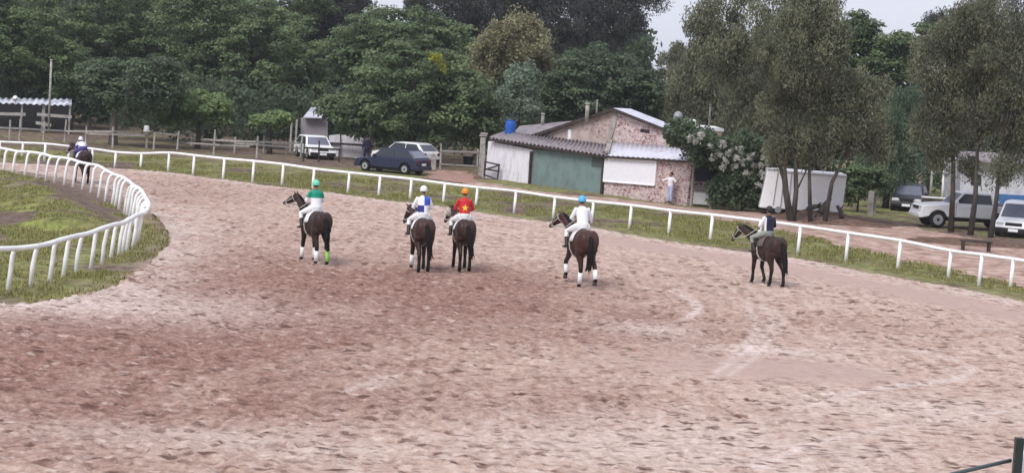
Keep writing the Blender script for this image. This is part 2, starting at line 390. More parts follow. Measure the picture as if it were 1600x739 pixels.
while ty[-1] < 106: ty.append(ty[-1] + (.085 if ty[-1] < 60 else .085 + (ty[-1] - 60) * .004))
ty = np.array(ty)
def tkeep(X, Y): return inpoly(X, Y, trackPoly) & (np.abs(X) < .285 * Y + 2.5)
_tz = {}
def track_zz(X, Y): _tz['Z'] = track_z(X, Y); return _tz['Z']
tme = grid_mesh('track', tx, ty, track_zz, tkeep, {'churn': churn, 'smooth': smoothstrip, 'pale': pale})
X_, Y_, D_ = dcache['d']
co = np.zeros(len(tme.vertices) * 3, np.float32); tme.vertices.foreach_get('co', co); co = co.reshape(-1, 3)
ii = np.clip(np.round((co[:, 0] - tx[0]) / .085).astype(int), 0, len(tx) - 1); jj = np.clip(np.searchsorted(ty, co[:, 1] - .02), 0, len(ty) - 1)
a = tme.attributes.new('hoof', 'FLOAT', 'POINT'); a.data.foreach_set('value', (np.clip(-D_[jj, ii] - .25, 0, .8) * .95).astype(np.float32))
t = link('track', tme, mat_track()); t['kind'] = 'structure'

# ------------------------------------------------------------------ dirt road behind the outer rail
UP = [(725, 283), (760, 286), (860, 301), (950, 308), (1080, 323), (1200, 332), (1330, 341), (1440, 357), (1520, 372), (1640, 392), (1720, 402)]
LO = [(725, 289), (760, 294), (860, 306), (950, 316), (1080, 334), (1200, 356), (1330, 386), (1440, 412), (1520, 430), (1640, 458), (1720, 472)]
up = catmull([gp(*p) for p in UP], 6); lo = catmull([gp(*p) for p in LO], 6)
roadPoly = [(p.x, p.y) for p in up] + [(p.x, p.y) for p in lo][::-1]
def mat_road():
    m, nt, b = newmat('road_earth', .95, .1)
    v = coords(nt); f = noise(nt, v, 1.3, 7, .7); f3 = noise(nt, v, 20, 3)
    c = ramp(nt, f, [(.3, rgb(120, 95, 84)), (.45, rgb(158, 130, 118)), (.6, rgb(192, 168, 156)), (.75, rgb(214, 196, 186))])
    nt.links.new(c, b.inputs['Base Color']); bump(nt, b, f3, .5, .04); return m
rx = np.arange(-12, 36, .16); ry = np.arange(55, 116, .2)
def rkeep(X, Y): return inpoly(X + (vnoise(X, Y, 5) - .5) * .9, Y + (vnoise(X, Y, 6) - .5) * 1.2, roadPoly)
t = link('dirt_road', grid_mesh('dirt_road', rx, ry, lambda X, Y: ground_z(X, Y) + .022, rkeep), mat_road()); t['kind'] = 'structure'
# red soil patch at the yard entrance
def mat_red():
    m, nt, b = newmat('red_soil', .95, .1); v = coords(nt); f = noise(nt, v, 2, 6)
    nt.links.new(ramp(nt, f, [(.3, rgb(130, 98, 88)), (.7, rgb(178, 146, 134))]), b.inputs['Base Color']); return m
rp = [gp(*p) for p in ((664, 269), (690, 265), (728, 267), (745, 276), (750, 285), (712, 284), (668, 277))]; rpp = [(p.x, p.y) for p in rp]
def r2(X, Y): return inpoly(X + (vnoise(X, Y, 7) - .5) * .7, Y + (vnoise(X, Y, 8) - .5) * 1.2, rpp)
t = link('yard_entrance_soil', grid_mesh('yard_entrance_soil', np.arange(-8, 2, .15), np.arange(95, 120, .2), lambda X, Y: ground_z(X, Y) + .03, r2), mat_red()); t['kind'] = 'structure'

# ------------------------------------------------------------------ leaf / blade meshes
def quad_cloud(name, P, U, V, val, mat, parent=None):
    n = len(P); co = np.empty((n, 4, 3), np.float32)
    co[:, 0] = P - U; co[:, 1] = P - V * .5 + U * .1; co[:, 2] = P + U; co[:, 3] = P + V * .5 + U * .1
    me = bpy.data.meshes.new(name); me.vertices.add(n * 4); me.vertices.foreach_set('co', co.ravel())
    me.loops.add(n * 4); me.loops.foreach_set('vertex_index', np.arange(n * 4, dtype=np.int32))
    me.polygons.add(n); me.polygons.foreach_set('loop_start', np.arange(0, n * 4, 4, dtype=np.int32)); me.polygons.foreach_set('loop_total', np.full(n, 4, np.int32))
    a = me.attributes.new('val', 'FLOAT', 'POINT'); a.data.foreach_set('value', np.repeat(val, 4).astype(np.float32))
    me.update(); return link(name, me, mat, parent)
def unit(n):
    v = rng.normal(size=(n, 3)); return v / np.linalg.norm(v, axis=1, keepdims=True)
LM = {}
def leafmat(name, dark, light):
    if name in LM: return LM[name]
    m, nt, b = newmat(name, .65, .25); b.inputs['Roughness'].default_value = .6
    c = ramp(nt, attr(nt, 'val'), [(0, dark), (1, light)]); nt.links.new(c, b.inputs['Base Color'])
    tr = nt.nodes.new('ShaderNodeBsdfTranslucent'); nt.links.new(c, tr.inputs['Color']); ms = nt.nodes.new('ShaderNodeMixShader'); ms.inputs[0].default_value = .45
    o = nt.nodes['Material Output']; nt.links.new(b.outputs[0], ms.inputs[1]); nt.links.new(tr.outputs[0], ms.inputs[2]); nt.links.new(ms.outputs[0], o.inputs['Surface'])
    LM[name] = m; return m
M_grass = leafmat('grass_blades', rgb(98, 102, 58)[:3], rgb(186, 180, 120)[:3])
def grass(P, h0, h1, label):
    n = len(P); hh = rng.uniform(h0, h1, n); V = unit(n); V[:, 2] = 0; V *= .016
    U = np.stack([rng.normal(0, .3, n), rng.normal(0, .3, n), np.ones(n)], -1) * (hh / 2)[:, None]
    P = P.copy(); P[:, 2] += hh / 2 * .9
    o = quad_cloud('grass', P, U, V * 2.4, rng.random(n), M_grass); tag(o, label, 'grass', kind='stuff')
def scatter_band(line, w0, w1, n, ang=None):
    line = [Vector((p[0], p[1], 0)) for p in line]; seg = [(b - a).length for a, b in zip(line, line[1:])]; pr = np.array(seg) / sum(seg)
    k = rng.choice(len(seg), n, p=pr); t = rng.random(n); A = np.array(line); P = A[k] * (1 - t)[:, None] + A[k + 1] * t[:, None]
    d = A[k + 1] - A[k]; d /= np.linalg.norm(d, axis=1, keepdims=True); nn = np.stack([d[:, 1], -d[:, 0], d[:, 2] * 0], -1)
    return P + nn * rng.uniform(w0, w1, n)[:, None]
P = scatter_band(railLine, -9, 1.0, 150000); k = (fbm(P[:, 0] * 1.3, P[:, 1] * 1.3, 91) > .47) & ~inpoly(P[:, 0], P[:, 1], trackPoly) & ~inpoly(P[:, 0], P[:, 1], roadPoly)
k &= ground_dirt(P[:, 0], P[:, 1]) < .55; P = P[k]; P[:, 2] = 0; grass(P, .04, .17, 'rough grass growing along the outer white rail of the track')
P = scatter_band(inLine, -13, 1.8, 130000); k = (fbm(P[:, 0] * 1.3, P[:, 1] * 1.3, 92) > .44) & ~inpoly(P[:, 0], P[:, 1], trackPoly)
k &= ground_dirt(P[:, 0], P[:, 1]) < .5; P = P[k]; P[:, 2] = ground_z(P[:, 0], P[:, 1]); grass(P, .05, .15, 'short grass around the curved inner rail posts')

# ------------------------------------------------------------------ rails of the track
f = thing('running_rail', outF[17], 'white straight-posted rail along the far outer edge of the dirt track', 'fence')
f.rotation_euler = (0, 0, 0); o0 = outF[17]
pts = catmull([p - o0 for p in outT], 3)
bm = BM(); tube(bm, pts, .06, 10); obj('rail', bm, M_pipe, f, True)
for a, b in zip(outF, outT):
    bm = BM(); tube(bm, [a - o0 - Vector((0, 0, .2)), b - o0 - Vector((0, 0, .03))], .06, 10); obj('post', bm, M_pipe, f, True)
f = thing('running_rail', inF[14], 'white goose-neck rail curving round the grass infield at the left', 'fence'); o0 = inF[14]
RH = 1.03; OV = .30
tops = [p + n * (OV + .0) + Vector((0, 0, RH + .03 * math.sin(i * 1.9))) for i, (p, n) in enumerate(zip(inF, inN))]
bm = BM(); tube(bm, [p - o0 for p in catmull(tops, 4)], .065, 12); obj('rail', bm, M_pipe, f, True)
# posts: follow foot marks, extra ones between in the bend
posts = []
for i in range(len(inF)):
    posts.append((inF[i], inN[i], tops[i].z))
    if 9 <= i < 22 and i % 2 == 0: posts.append(((inF[i] + inF[i + 1]) / 2, (inN[i] + inN[i + 1]).normalized(), tops[i].z))
for p, n, z in posts:
    b = p - o0; lean = random.uniform(-.03, .03)
    bm = BM(); tube(bm, [b - Vector((0, 0, .2)), b + n * (.07 + lean) + Vector((0, 0, z * .45)), b + n * .11 + Vector((0, 0, z - .2)), b + n * .15 + Vector((0, 0, z - .09)), b + n * .22 + Vector((0, 0, z - .025)), b + n * (OV - .03) + Vector((0, 0, z))], .056, 10)
    obj('post', bm, M_pipe, f, True)

# ------------------------------------------------------------------ horses
def coat(name, col, low):
    m, nt, b = newmat(name, .5, .22)
    t = nt.nodes.new('ShaderNodeTexCoord'); sp = nt.nodes.new('ShaderNodeSeparateXYZ'); nt.links.new(t.outputs['Object'], sp.inputs[0])
    n = noise(nt, t.outputs['Object'], 5, 4); f = ramp(nt, n, [(.3, tuple(x * .75 for x in col)), (.7, tuple(x * 1.25 for x in col))])
    a = nt.nodes.new('ShaderNodeMath'); a.operation = 'MULTIPLY_ADD'; nt.links.new(n, a.inputs[0]); a.inputs[1].default_value = .25; nt.links.new(sp.outputs['Z'], a.inputs[2])
    k = ramp(nt, a.outputs[0], [(.62, (0, 0, 0)), (.98, (1, 1, 1))])
    nt.links.new(mix(nt, k, low, f), b.inputs['Base Color']); return m
M_mane = plain('horse_hair', (.012, .010, .010), .75, .12)
M_hoof = plain('hoof_horn', (.06, .05, .045), .6)
M_strap = plain('pale_strap', (.55, .55, .5), .6)
M_wrap = plain('white_wrap', (.80, .80, .80), .8)
M_green_wrap = plain('lime_wrap', (.30, .62, .14), .8)
def lerp(a, b, t): return a + (b - a) * t
TORSO = [(-.90, 1.20, .10, .07), (-.86, 1.19, .20, .15), (-.76, 1.20, .29, .235), (-.6, 1.215, .325, .285), (-.42, 1.21, .335, .29), (-.2, 1.17, .345, .275), (.0, 1.12, .37, .285), (.25, 1.12, .375, .275), (.45, 1.17, .375, .235), (.58, 1.18, .30, .19), (.68, 1.18, .17, .12)]
def torso(x):
    for a, b in zip(TORSO, TORSO[1:]):
        if a[0] <= x <= b[0]:
            t = (x - a[0]) / (b[0] - a[0]); return [lerp(a[i], b[i], t) for i in (1, 2, 3)]
    return TORSO[-1][1:]
def horse(px, py, theta, label, col, low, legs, neckyaw=0, neckup=0, headpitch=0, scale=1, wraps=(), bridle=True, hood=None, cloth=(.75, .75, .75), tailswish=(0, 0), tailcol=None, bigpad=False, group='horses walking on the track'):
    """legs: front-left, front-right, hind-left, hind-right -> (swing, lift)"""
    p = gp(px, py); p.z = .008
    h = thing('horse', p, label, 'horse', R(90 + theta), group); h.scale = (scale,) * 3
    mt = coat('coat_%d' % int(col[0] * 1000), col, low)
    bm = BM(); tube(bm, [(x, 0, z) for x, z, _, _ in TORSO], [(w, hh) for _, _, hh, w in TORSO], 20, (0, 1, 0))
    ball(bm, (.28, 0, 1.42), (.26, .09, .15)); ball(bm, (-.62, .13, 1.25), (.26, .17, .29)); ball(bm, (-.62, -.13, 1.25), (.26, .17, .29))
    wr = []; hoofs = []
    for i, (s, l) in enumerate(legs):
        y = .15 if i % 2 == 0 else -.15; sg = 1 if y > 0 else -1
        if i < 2:
            kx = .38 + .55 * s + (.12 if l else 0); kz = .52 + l * .35; fx = .37 + s - (.16 if l > .05 else 0); fz = .15 + l; 
            P = [(.40, .11 * sg, 1.18), (.40, .16 * sg, 1.0), (.36, .17 * sg, .88), ((.36 + kx) / 2, y, (.88 + kz) / 2), (kx, y, kz), (lerp(kx, fx, .5), y, (kz + fz) / 2), (fx, y, fz), (fx + .05, y, fz - .08)]
            bm2 = [(.10, .18), (.10, .15), (.085, .12), (.068, .08), (.062, .066), (.046, .048), (.055, .058), (.055, .058)]
        else:
            kx = -.70 + .65 * s; kz = .53 + l * .5; fx = -.69 + s - (.05 if l > .05 else 0); fz = .15 + l
            P = [(-.58, .12 * sg, 1.22), (-.56, .16 * sg, 1.02), (-.50, .165 * sg, .86), ((-.50 + kx) / 2 - .02, y, (.84 + kz) / 2), (kx, y, kz), (lerp(kx, fx, .5), y, (kz + fz) / 2), (fx, y, fz), (fx + .05, y, fz - .08)]
            bm2 = [(.13, .26), (.135, .24), (.11, .18), (.07, .10), (.06, .078), (.047, .054), (.056, .06), (.056, .06)]
        tube(bm, P, bm2, 12, (0, 1, 0))
        q = Vector(P[-1]); hoofs.append(q)
        wr.append((Vector(P[4]), Vector(P[6])))
    # neck and head
    yaw = R(neckyaw); up = R(neckup)
    nb = Vector((.50, 0, 1.30)); L1 = .78; ang = R(40) + up
    d1 = Vector((math.cos(ang) * math.cos(yaw * .6), math.cos(ang) * math.sin(yaw * .6), math.sin(ang))); poll = nb + d1 * L1
    hp = R(-48 + headpitch); dh = Vector((math.cos(hp) * math.cos(yaw), math.cos(hp) * math.sin(yaw), math.sin(hp))); side = Vector((-math.sin(yaw), math.cos(yaw), 0)); hu = dh.cross(side) * -1
    if hu.z < 0: hu = -hu
    tube(bm, [nb + Vector((-.14, 0, -.08)), nb, nb + d1 * .3, nb + d1 * .55, poll], [(.17, .29), (.14, .235), (.10, .175), (.08, .135), (.07, .10)], 14, side)
    hd = [poll - dh * .06, poll + dh * .08, poll + dh * .22, poll + dh * .38, poll + dh * .52, poll + dh * .58]
    tube(bm, hd, [(.06, .075), (.095, .115), (.088, .11), (.058, .075), (.055, .062), (.035, .035)], 12, side)
    for sg in (1, -1):
        e = poll + side * (.055 * sg) + hu * .06
        tube(bm, [e - hu * .04, e + hu * .06 + side * .01 * sg, e + hu * .15 + dh * .02], [(.028, .028), (.03, .022), (.008, .006)], 8, side)
    remesh('body', bm, mt, h, .017, 5)
    for q in hoofs:
        bm = BM(); tube(bm, [q + Vector((-.005, 0, .01)), q + Vector((.01, 0, -.045)), q + Vector((.02, 0, -.085))], [(.046, .05), (.056, .062), (.062, .07)], 12, (0, 1, 0)); obj('hoof', bm, M_hoof, h, True)
    for sg in (1, -1):
        bm = BM(); ball(bm, poll + dh * .15 + side * (.082 * sg) + hu * .035, .018, 8); obj('eye', bm, M_black, h, True)
    # mane
    bm = BM(); cr = [poll + hu * .09 + dh * .03, poll + d1 * -.12 + hu * .02 + Vector((-.05, 0, .08)), nb + d1 * .42 + Vector((-.08, 0, .12)), nb + d1 * .2 + Vector((-.12, 0, .15)), nb + Vector((-.14, 0, .18))]
    tube(bm, cr, [(.02, .04), (.03, .06), (.035, .07), (.035, .06), (.015, .02)], 8, side); remesh('mane', bm, M_mane, h, .016, 2)
    # tail
    sx, sy = tailswish; bm = BM()
    tube(bm, [(-.84, 0, 1.38), (-.94, sy * .1, 1.30), (-.985 - sx * .2, sy * .3, 1.08), (-.98 - sx * .5, sy * .6, .84), (-.95 - sx, sy, .64), (-.94 - sx * 1.1, sy * 1.15, .52)], [(.04, .04), (.065, .06), (.085, .08), (.09, .08), (.065, .055), (.012, .012)], 10, (0, 1, 0))
    for k in range(7):
        a = k / 7 * 6.28; tube(bm, [(-.97 - sx * .4, sy * .5 + .04 * math.cos(a), .95), (-.96 - sx * .8 + .03 * math.sin(a), sy * .9 + .06 * math.cos(a), .6), (-.94 - sx * 1.15 + .05 * math.sin(a), sy * 1.2 + .09 * math.cos(a), .47 - .06 * (k % 3))], [.03, .024, .006], 6)
    remesh('tail', bm, tailcol or M_mane, h, .014, 2)
    # saddle cloth, girth, saddle
    def arc(x0, x1, amax, off, nm, m, dz=0, parent=h):
        bm = BM(); na = 17; rows = []
        for lay in (off, off + .014):
            r_ = []
            for x in np.linspace(x0, x1, 5):
                zc, hh, w = torso(x); col_ = []
                for k in range(na):
                    a_ = R(lerp(-amax, amax, k / (na - 1)))
                    col_.append(bm.verts.new((x - abs(a_) * .05, math.sin(a_) * (w + lay), zc + dz + math.cos(a_) * (hh + lay))))
                r_.append(col_)
            rows.append(r_)
        for li, r_ in enumerate(rows):
            for i in range(4):
                for k in range(na - 1): bm.faces.new((r_[i][k], r_[i + 1][k], r_[i + 1][k + 1], r_[i][k + 1]))
        A, B = rows
        for i in range(4):
            for k in (0, na - 1): bm.faces.new((A[i][k], A[i + 1][k], B[i + 1][k], B[i][k]))
        for k in range(na - 1):
            for i in (0, 4): bm.faces.new((A[i][k], A[i][k + 1], B[i][k + 1], B[i][k]))
        return obj(nm, bm, m, parent, True)
    if cloth: arc(-.18, .34, 82, .022, 'saddle_cloth', plain('cloth_%d' % int(cloth[0] * 99 + cloth[2] * 9), cloth, .85))
    arc(.12, .20, 178, .014, 'girth', M_strap)
    bm = BM(); zc, hh, w = torso(.05)
    tube(bm, [(-.17, 0, zc + hh + .09), (-.08, 0, zc + hh + .06), (.08, 0, zc + hh + .055), (.24, 0, zc + hh + .12)], [(.12, .03), (.15, .045), (.12, .045), (.05, .03)], 12, (0, 1, 0))
    for sg in (1, -1): tube(bm, [(.08, .1 * sg, zc + hh + .03), (.14, .26 * sg, zc + .22), (.16, .325 * sg, zc + .0)], [(.10, .02), (.11, .02), (.08, .018)], 10, (1, 0, 0))
    remesh('saddle', bm, M_leather, h, .014, 2)
    for i, k in enumerate(wraps):
        if k:
            a_, b_ = wr[i]; a2 = a_.lerp(b_, .28); b2 = b_.lerp(a_, -.06)
            bm = BM(); tube(bm, [a2, a2.lerp(b2, .5), b2], [(.064, .066), (.060, .062), (.068, .07)], 12, (0, 1, 0)); obj('leg_wrap', bm, k, h, True)
    # bridle
    if bridle:
        bm = BM()
        def loop(c, ra, rb, ax):
            u = side; v = ax.cross(u).normalized(); tube(bm, [c + u * (ra * math.cos(k * math.pi / 8)) + v * (rb * math.sin(k * math.pi / 8)) for k in range(17)], .009, 6, cap=False)
        loop(poll + dh * .10, .103, .125, dh); loop(poll + dh * .42, .066, .085, dh)
        for sg in (1, -1): tube(bm, [poll + dh * .10 + side * .103 * sg, poll + dh * .26 + side * .095 * sg, poll + dh * .42 + side * .066 * sg], .01, 6)
        obj('bridle', bm, M_strap, h, True)
        bm = BM()
        for sg in (1, -1): tube(bm, [poll + dh * .48 + side * .062 * sg - hu * .02, nb + d1 * .4 + side * .14 * sg + Vector((0, 0, -.05)), Vector((.36, .09 * sg, 1.72))], .011, 6)
        obj('rein', bm, M_strap, h, True)
    if hood:
        bm = BM(); tube(bm, [poll + dh * .0, poll + dh * .08, poll + dh * .26], [(.078, .095), (.105, .125), (.095, .118)], 12, side, cap=False); obj('hood', bm, hood, h, True)
    h['p_'] = 1; del h['p_']
    return h, (p, R(90 + theta), scale)

# ------------------------------------------------------------------ people
def person(name_loc, rz, label, J, shirt, pants, boots, head_m, cat='person', scale=1, headkind='helmet', group=None, headyaw=0, hips_r=.15):
    """J: joints in local space (x forward, y left)"""
    root = thing('person', name_loc, label, cat, rz, group); root.scale = (scale,) * 3
    V = {k: Vector(v) for k, v in J.items()}
    pel, chest, neck, head = V['pelvis'], V['chest'], V['neck'], V['head']
    Y = Vector((0, 1, 0)); fd = Vector((math.cos(headyaw), math.sin(headyaw), 0)); hs = Vector((-math.sin(headyaw), math.cos(headyaw), 0))
    bm = BM()
    tube(bm, [pel - (chest - pel).normalized() * .08, pel, pel.lerp(chest, .5), chest, neck - Vector((0, 0, .03))], [(.12, .09), (.15, .11), (.125, .09), (.165, .105), (.07, .06)], 14, Y)
    tube(bm, [neck - Vector((0, 0, .05)), neck + (head - neck) * .6], [.055, .05], 10)
    ball(bm, head + Vector((0, 0, .015)), (.092, .078, .105)); ball(bm, head + fd * .03 - Vector((0, 0, .05)), (.06, .055, .06))
    tube(bm, [head + fd * .085 + Vector((0, 0, .015)), head + fd * .118 - Vector((0, 0, .02)), head + fd * .09 - Vector((0, 0, .035))], [.012, .016, .012], 8)
    for sg in (1, -1): ball(bm, head + hs * .08 * sg - Vector((0, 0, .01)), (.02, .012, .03), 8)
    for s_, sg in (('l', 1), ('r', -1)):
        sh, el, wr_, hi, kn, an, to = (V[k + s_] for k in ('sh', 'el', 'wr', 'hip', 'kn', 'an', 'toe'))
        tube(bm, [sh - Y * .04 * sg, sh, sh.lerp(el, .5), el, el.lerp(wr_, .5), wr_], [.055, .055, .046, .038, .034, .025], 10)
        tube(bm, [hi, hi.lerp(kn, .5), kn, kn.lerp(an, .35), an], [.088, .078, .056, .056, .036], 10)
        tube(bm, [an - (to - an) * .25 - Vector((0, 0, .02)), an.lerp(to, .4) - Vector((0, 0, .015)), to], [(.035, .035), (.04, .03), (.03, .02)], 8, Y)
        # hand: palm, four curled fingers and a thumb
        hd = (wr_ - el).normalized(); dn = Vector((0, 0, -1)) - hd * Vector((0, 0, -1)).dot(hd); dn.normalize(); lat = hd.cross(dn)
        tube(bm, [wr_ - hd * .01, wr_ + hd * .045, wr_ + hd * .085], [(.026, .016), (.04, .018), (.038, .016)], 10, lat)
        for k, fl in zip((-1.5, -.5, .5, 1.5), (.055, .068, .072, .06)):
            b0 = wr_ + hd * .08 + lat * (k * .021); tube(bm, [b0, b0 + hd * fl * .5 + dn * .012, b0 + hd * fl * .55 + dn * (.012 + fl * .5)], [.0095, .009, .0075], 7)
        b0 = wr_ + hd * .03 + lat * .035; tube(bm, [b0, b0 + lat * .018 + hd * .03 + dn * .01, b0 + lat * .012 + hd * .055 + dn * .028], [.012, .010, .008], 7)
    remesh('body', bm, M_skin, root, .0095, 2)
    for sg in (1, -1):
        bm = BM(); ball(bm, head + fd * .083 + hs * .03 * sg + Vector((0, 0, .012)), .011, 8); obj('eye', bm, M_black, root, True)
    bm = BM(); tube(bm, [head + fd * .086 + hs * .024 - Vector((0, 0, .055)), head + fd * .094 - Vector((0, 0, .056)), head + fd * .086 - hs * .024 - Vector((0, 0, .055))], .006, 6); obj('mouth', bm, plain('lip', (.22, .07, .06)), root, True)
    bm = BM(); ball(bm, head - fd * (.018 if head_m else .028) + Vector((0, 0, .02 if head_m else .038)), (.098, .088, .095) if head_m else (.104, .094, .102)); 
    obj('hair', bm, M_hair, root, True)
    # shirt
    bm = BM(); ax = (chest - pel).normalized()
    tube(bm, [pel + ax * -.02, pel.lerp(chest, .35), pel.lerp(chest, .7), chest + ax * .03, neck - Vector((0, 0, .02)), neck + Vector((0, 0, .012))], [(.158, .125), (.155, .122), (.165, .122), (.182, .122), (.10, .08), (.062, .058)], 16, Y)
    for s_, sg in (('l', 1), ('r', -1)):
        sh, el, wr_ = (V[k + s_] for k in ('sh', 'el', 'wr')); tube(bm, [sh - Y * .09 * sg - Vector((0, 0, .02)), sh, sh.lerp(el, .5), el, el.lerp(wr_, .5), el.lerp(wr_, .93)], [.060, .064, .058, .052, .048, .036], 12)
    so_ = remesh('shirt', bm, shirt, root, .014, 3)
    # trousers
    bm = BM(); tube(bm, [pel - ax * .13, pel, pel + ax * .05], [(.12, .11), (.165, .135), (.155, .12)], 14, Y)
    for s_ in 'lr':
        hi, kn, an = (V[k + s_] for k in ('hip', 'kn', 'an')); tube(bm, [hi, hi.lerp(kn, .5), kn, kn.lerp(an, .45)] + ([an] if boots is None or headkind != 'helmet' else []), [.108, .096, .074, .07, .052][:4 + (boots is None or headkind != 'helmet')], 12)
    remesh('trousers', bm, pants, root, .014, 3)
    for s_ in 'lr':
        kn, an, to = (V[k + s_] for k in ('kn', 'an', 'toe')); bm = BM()
        top = kn.lerp(an, .3 if headkind == 'helmet' else .86)
        tube(bm, [top, kn.lerp(an, .92), an], [(.066, .066), (.05, .05), (.047, .047)], 12)
        tube(bm, [an - (to - an) * .35 - Vector((0, 0, .03)), an.lerp(to, .4) - Vector((0, 0, .02)), to + (to - an) * .12], [(.042, .045), (.048, .038), (.034, .024)], 10, Y)
        remesh('boot' if headkind == 'helmet' else 'shoe', bm, boots or M_black, root, .012, 2)
    if head_m is not None:
        bm = BM(); hc = head + Vector((0, 0, .03)) - fd * .01
        rings = []
        for a_ in (0, 22, 45, 68, 85):
            rings.append([bm.verts.new(hc + fd * (math.cos(R(a_)) * .122 * math.cos(k * math.pi / 8)) + hs * (math.cos(R(a_)) * .108 * math.sin(k * math.pi / 8)) + Vector((0, 0, math.sin(R(a_)) * .118))) for k in range(16)])
        low = [bm.verts.new(hc + fd * (.118 * math.cos(k * math.pi / 8)) + hs * (.104 * math.sin(k * math.pi / 8)) - Vector((0, 0, .045 - .035 * max(0, math.cos(k * math.pi / 8))))) for k in range(16)]
        rings.insert(0, low)
        for A, B in zip(rings, rings[1:]):
            for k in range(16): bm.faces.new((A[k], A[(k + 1) % 16], B[(k + 1) % 16], B[k]))
        bm.faces.new(rings[-1])
        hm = obj('helmet', bm, head_m, root, True)
        bm = BM(); prism(bm, [hc + fd * (.10 + .075 * math.cos(a_)) + hs * (.085 * math.sin(a_)) for a_ in np.linspace(-1.5, 1.5, 9)] , Vector((0, 0, 1)), -.004, .004); obj('peak', bm, head_m, hm, False)
        bm = BM(); tube(bm, [hc + hs * .1, head - Vector((0, 0, .115)) + fd * .04, hc - hs * .1], .008, 6); obj('chin_strap', bm, M_black, hm, True)
    return root, so_
def rider_joints(lean=18, armf=1, kneeout=.31, drop=0, ty=0):
    l = R(lean); pel = Vector((-.08, 0, 1.63 - drop)); ax = Vector((math.sin(l), ty, math.cos(l)))
    ch = pel + ax * .38; nk = ch + ax * .13; hd = nk + Vector((math.sin(l * .5), ty, math.cos(l * .5))) * .15
    J = dict(pelvis=pel, chest=ch, neck=nk, head=hd)
    for s_, sg in (('l', 1), ('r', -1)):
        J['sh' + s_] = ch + Vector((0, .165 * sg, .05)); J['el' + s_] = ch + Vector((.06, .27 * sg, -.2)); J['wr' + s_] = Vector((.29 * armf, .12 * sg, 1.73))
        J['hip' + s_] = pel + Vector((0, .09 * sg, -.02)); J['kn' + s_] = Vector((.30, kneeout * sg, 1.42 - drop)); J['an' + s_] = Vector((.10, .36 * sg, 1.07)); J['toe' + s_] = Vector((.27, .40 * sg, 1.02))
    return J
def silk(name, fn, rough=.5):
    m, nt, b = newmat(name, rough, .3); t = nt.nodes.new('ShaderNodeTexCoord'); sp = nt.nodes.new('ShaderNodeSeparateXYZ'); nt.links.new(t.outputs['Object'], sp.inputs[0])
    def step(sock, v):
        q = nt.nodes.new('ShaderNodeMath'); q.operation = 'GREATER_THAN'; nt.links.new(sp.outputs[sock], q.inputs[0]); q.inputs[1].default_value = v; return q.outputs[0]
    nt.links.new(fn(nt, step), b.inputs['Base Color']); return m
white = (.82, .82, .84)
M_g = silk('green_white_silk', lambda nt, st: mix(nt, st('Z', 1.90), white, (.01, .27, .17)))
def _q(nt, st):
    a, c = st('Y', -.012), st('Z', 1.875); x = nt.nodes.new('ShaderNodeMath'); x.operation = 'SUBTRACT'; nt.links.new(a, x.inputs[0]); nt.links.new(c, x.inputs[1])
    y = nt.nodes.new('ShaderNodeMath'); y.operation = 'ABSOLUTE'; nt.links.new(x.outputs[0], y.inputs[0]); return mix(nt, y.outputs[0], (.035, .07, .42), white)
def _q2(nt, st):
    a, c = st('Y', -.012), st('Z', 1.875); x = nt.nodes.new('ShaderNodeMath'); x.operation = 'SUBTRACT'; nt.links.new(a, x.inputs[0]); nt.links.new(c, x.inputs[1])
    y = nt.nodes.new('ShaderNodeMath'); y.operation = 'ABSOLUTE'; nt.links.new(x.outputs[0], y.inputs[0]); inner = mix(nt, y.outputs[0], white, (.035, .07, .42))
    s1 = st('Y', .2); s2 = st('Y', -.2); z = nt.nodes.new('ShaderNodeMath'); z.operation = 'SUBTRACT'; nt.links.new(s2, z.inputs[0]); nt.links.new(s1, z.inputs[1])
    return mix(nt, z.outputs[0], white, inner)
def _qf(nt, st):
    a, c = st('Y', -.012), st('Z', 1.875)
    # left-top white, right-top blue, left-bottom navy, right-bottom white ; (y>0 is the rider's left = photo left)
    x = nt.nodes.new('ShaderNodeMath'); x.operation = 'SUBTRACT'; nt.links.new(a, x.inputs[0]); nt.links.new(c, x.inputs[1])
    y = nt.nodes.new('ShaderNodeMath'); y.operation = 'ABSOLUTE'; nt.links.new(x.outputs[0], y.inputs[0])
    inner = mix(nt, y.outputs[0], white, (.035, .07, .42))
    inner = mix(nt, st('Z', 1.875), mix(nt, a, white, (.03, .035, .20)), mix(nt, a, (.05, .11, .55), white))
    s1 = st('Y', .195); s2 = st('Y', -.195); z = nt.nodes.new('ShaderNodeMath'); z.operation = 'SUBTRACT'; nt.links.new(s2, z.inputs[0]); nt.links.new(s1, z.inputs[1])
    return mix(nt, z.outputs[0], white, inner)
M_b = silk('blue_white_silk', _qf)
M_r = plain('red_silk', (.55, .025, .03), .45)
M_w = plain('white_shirt', (.80, .80, .83), .7, var=.05)
M_breech = plain('white_breeches', (.80, .80, .80), .7, var=.05)
M_navy = plain('navy_cloth', (.018, .018, .045), .8)

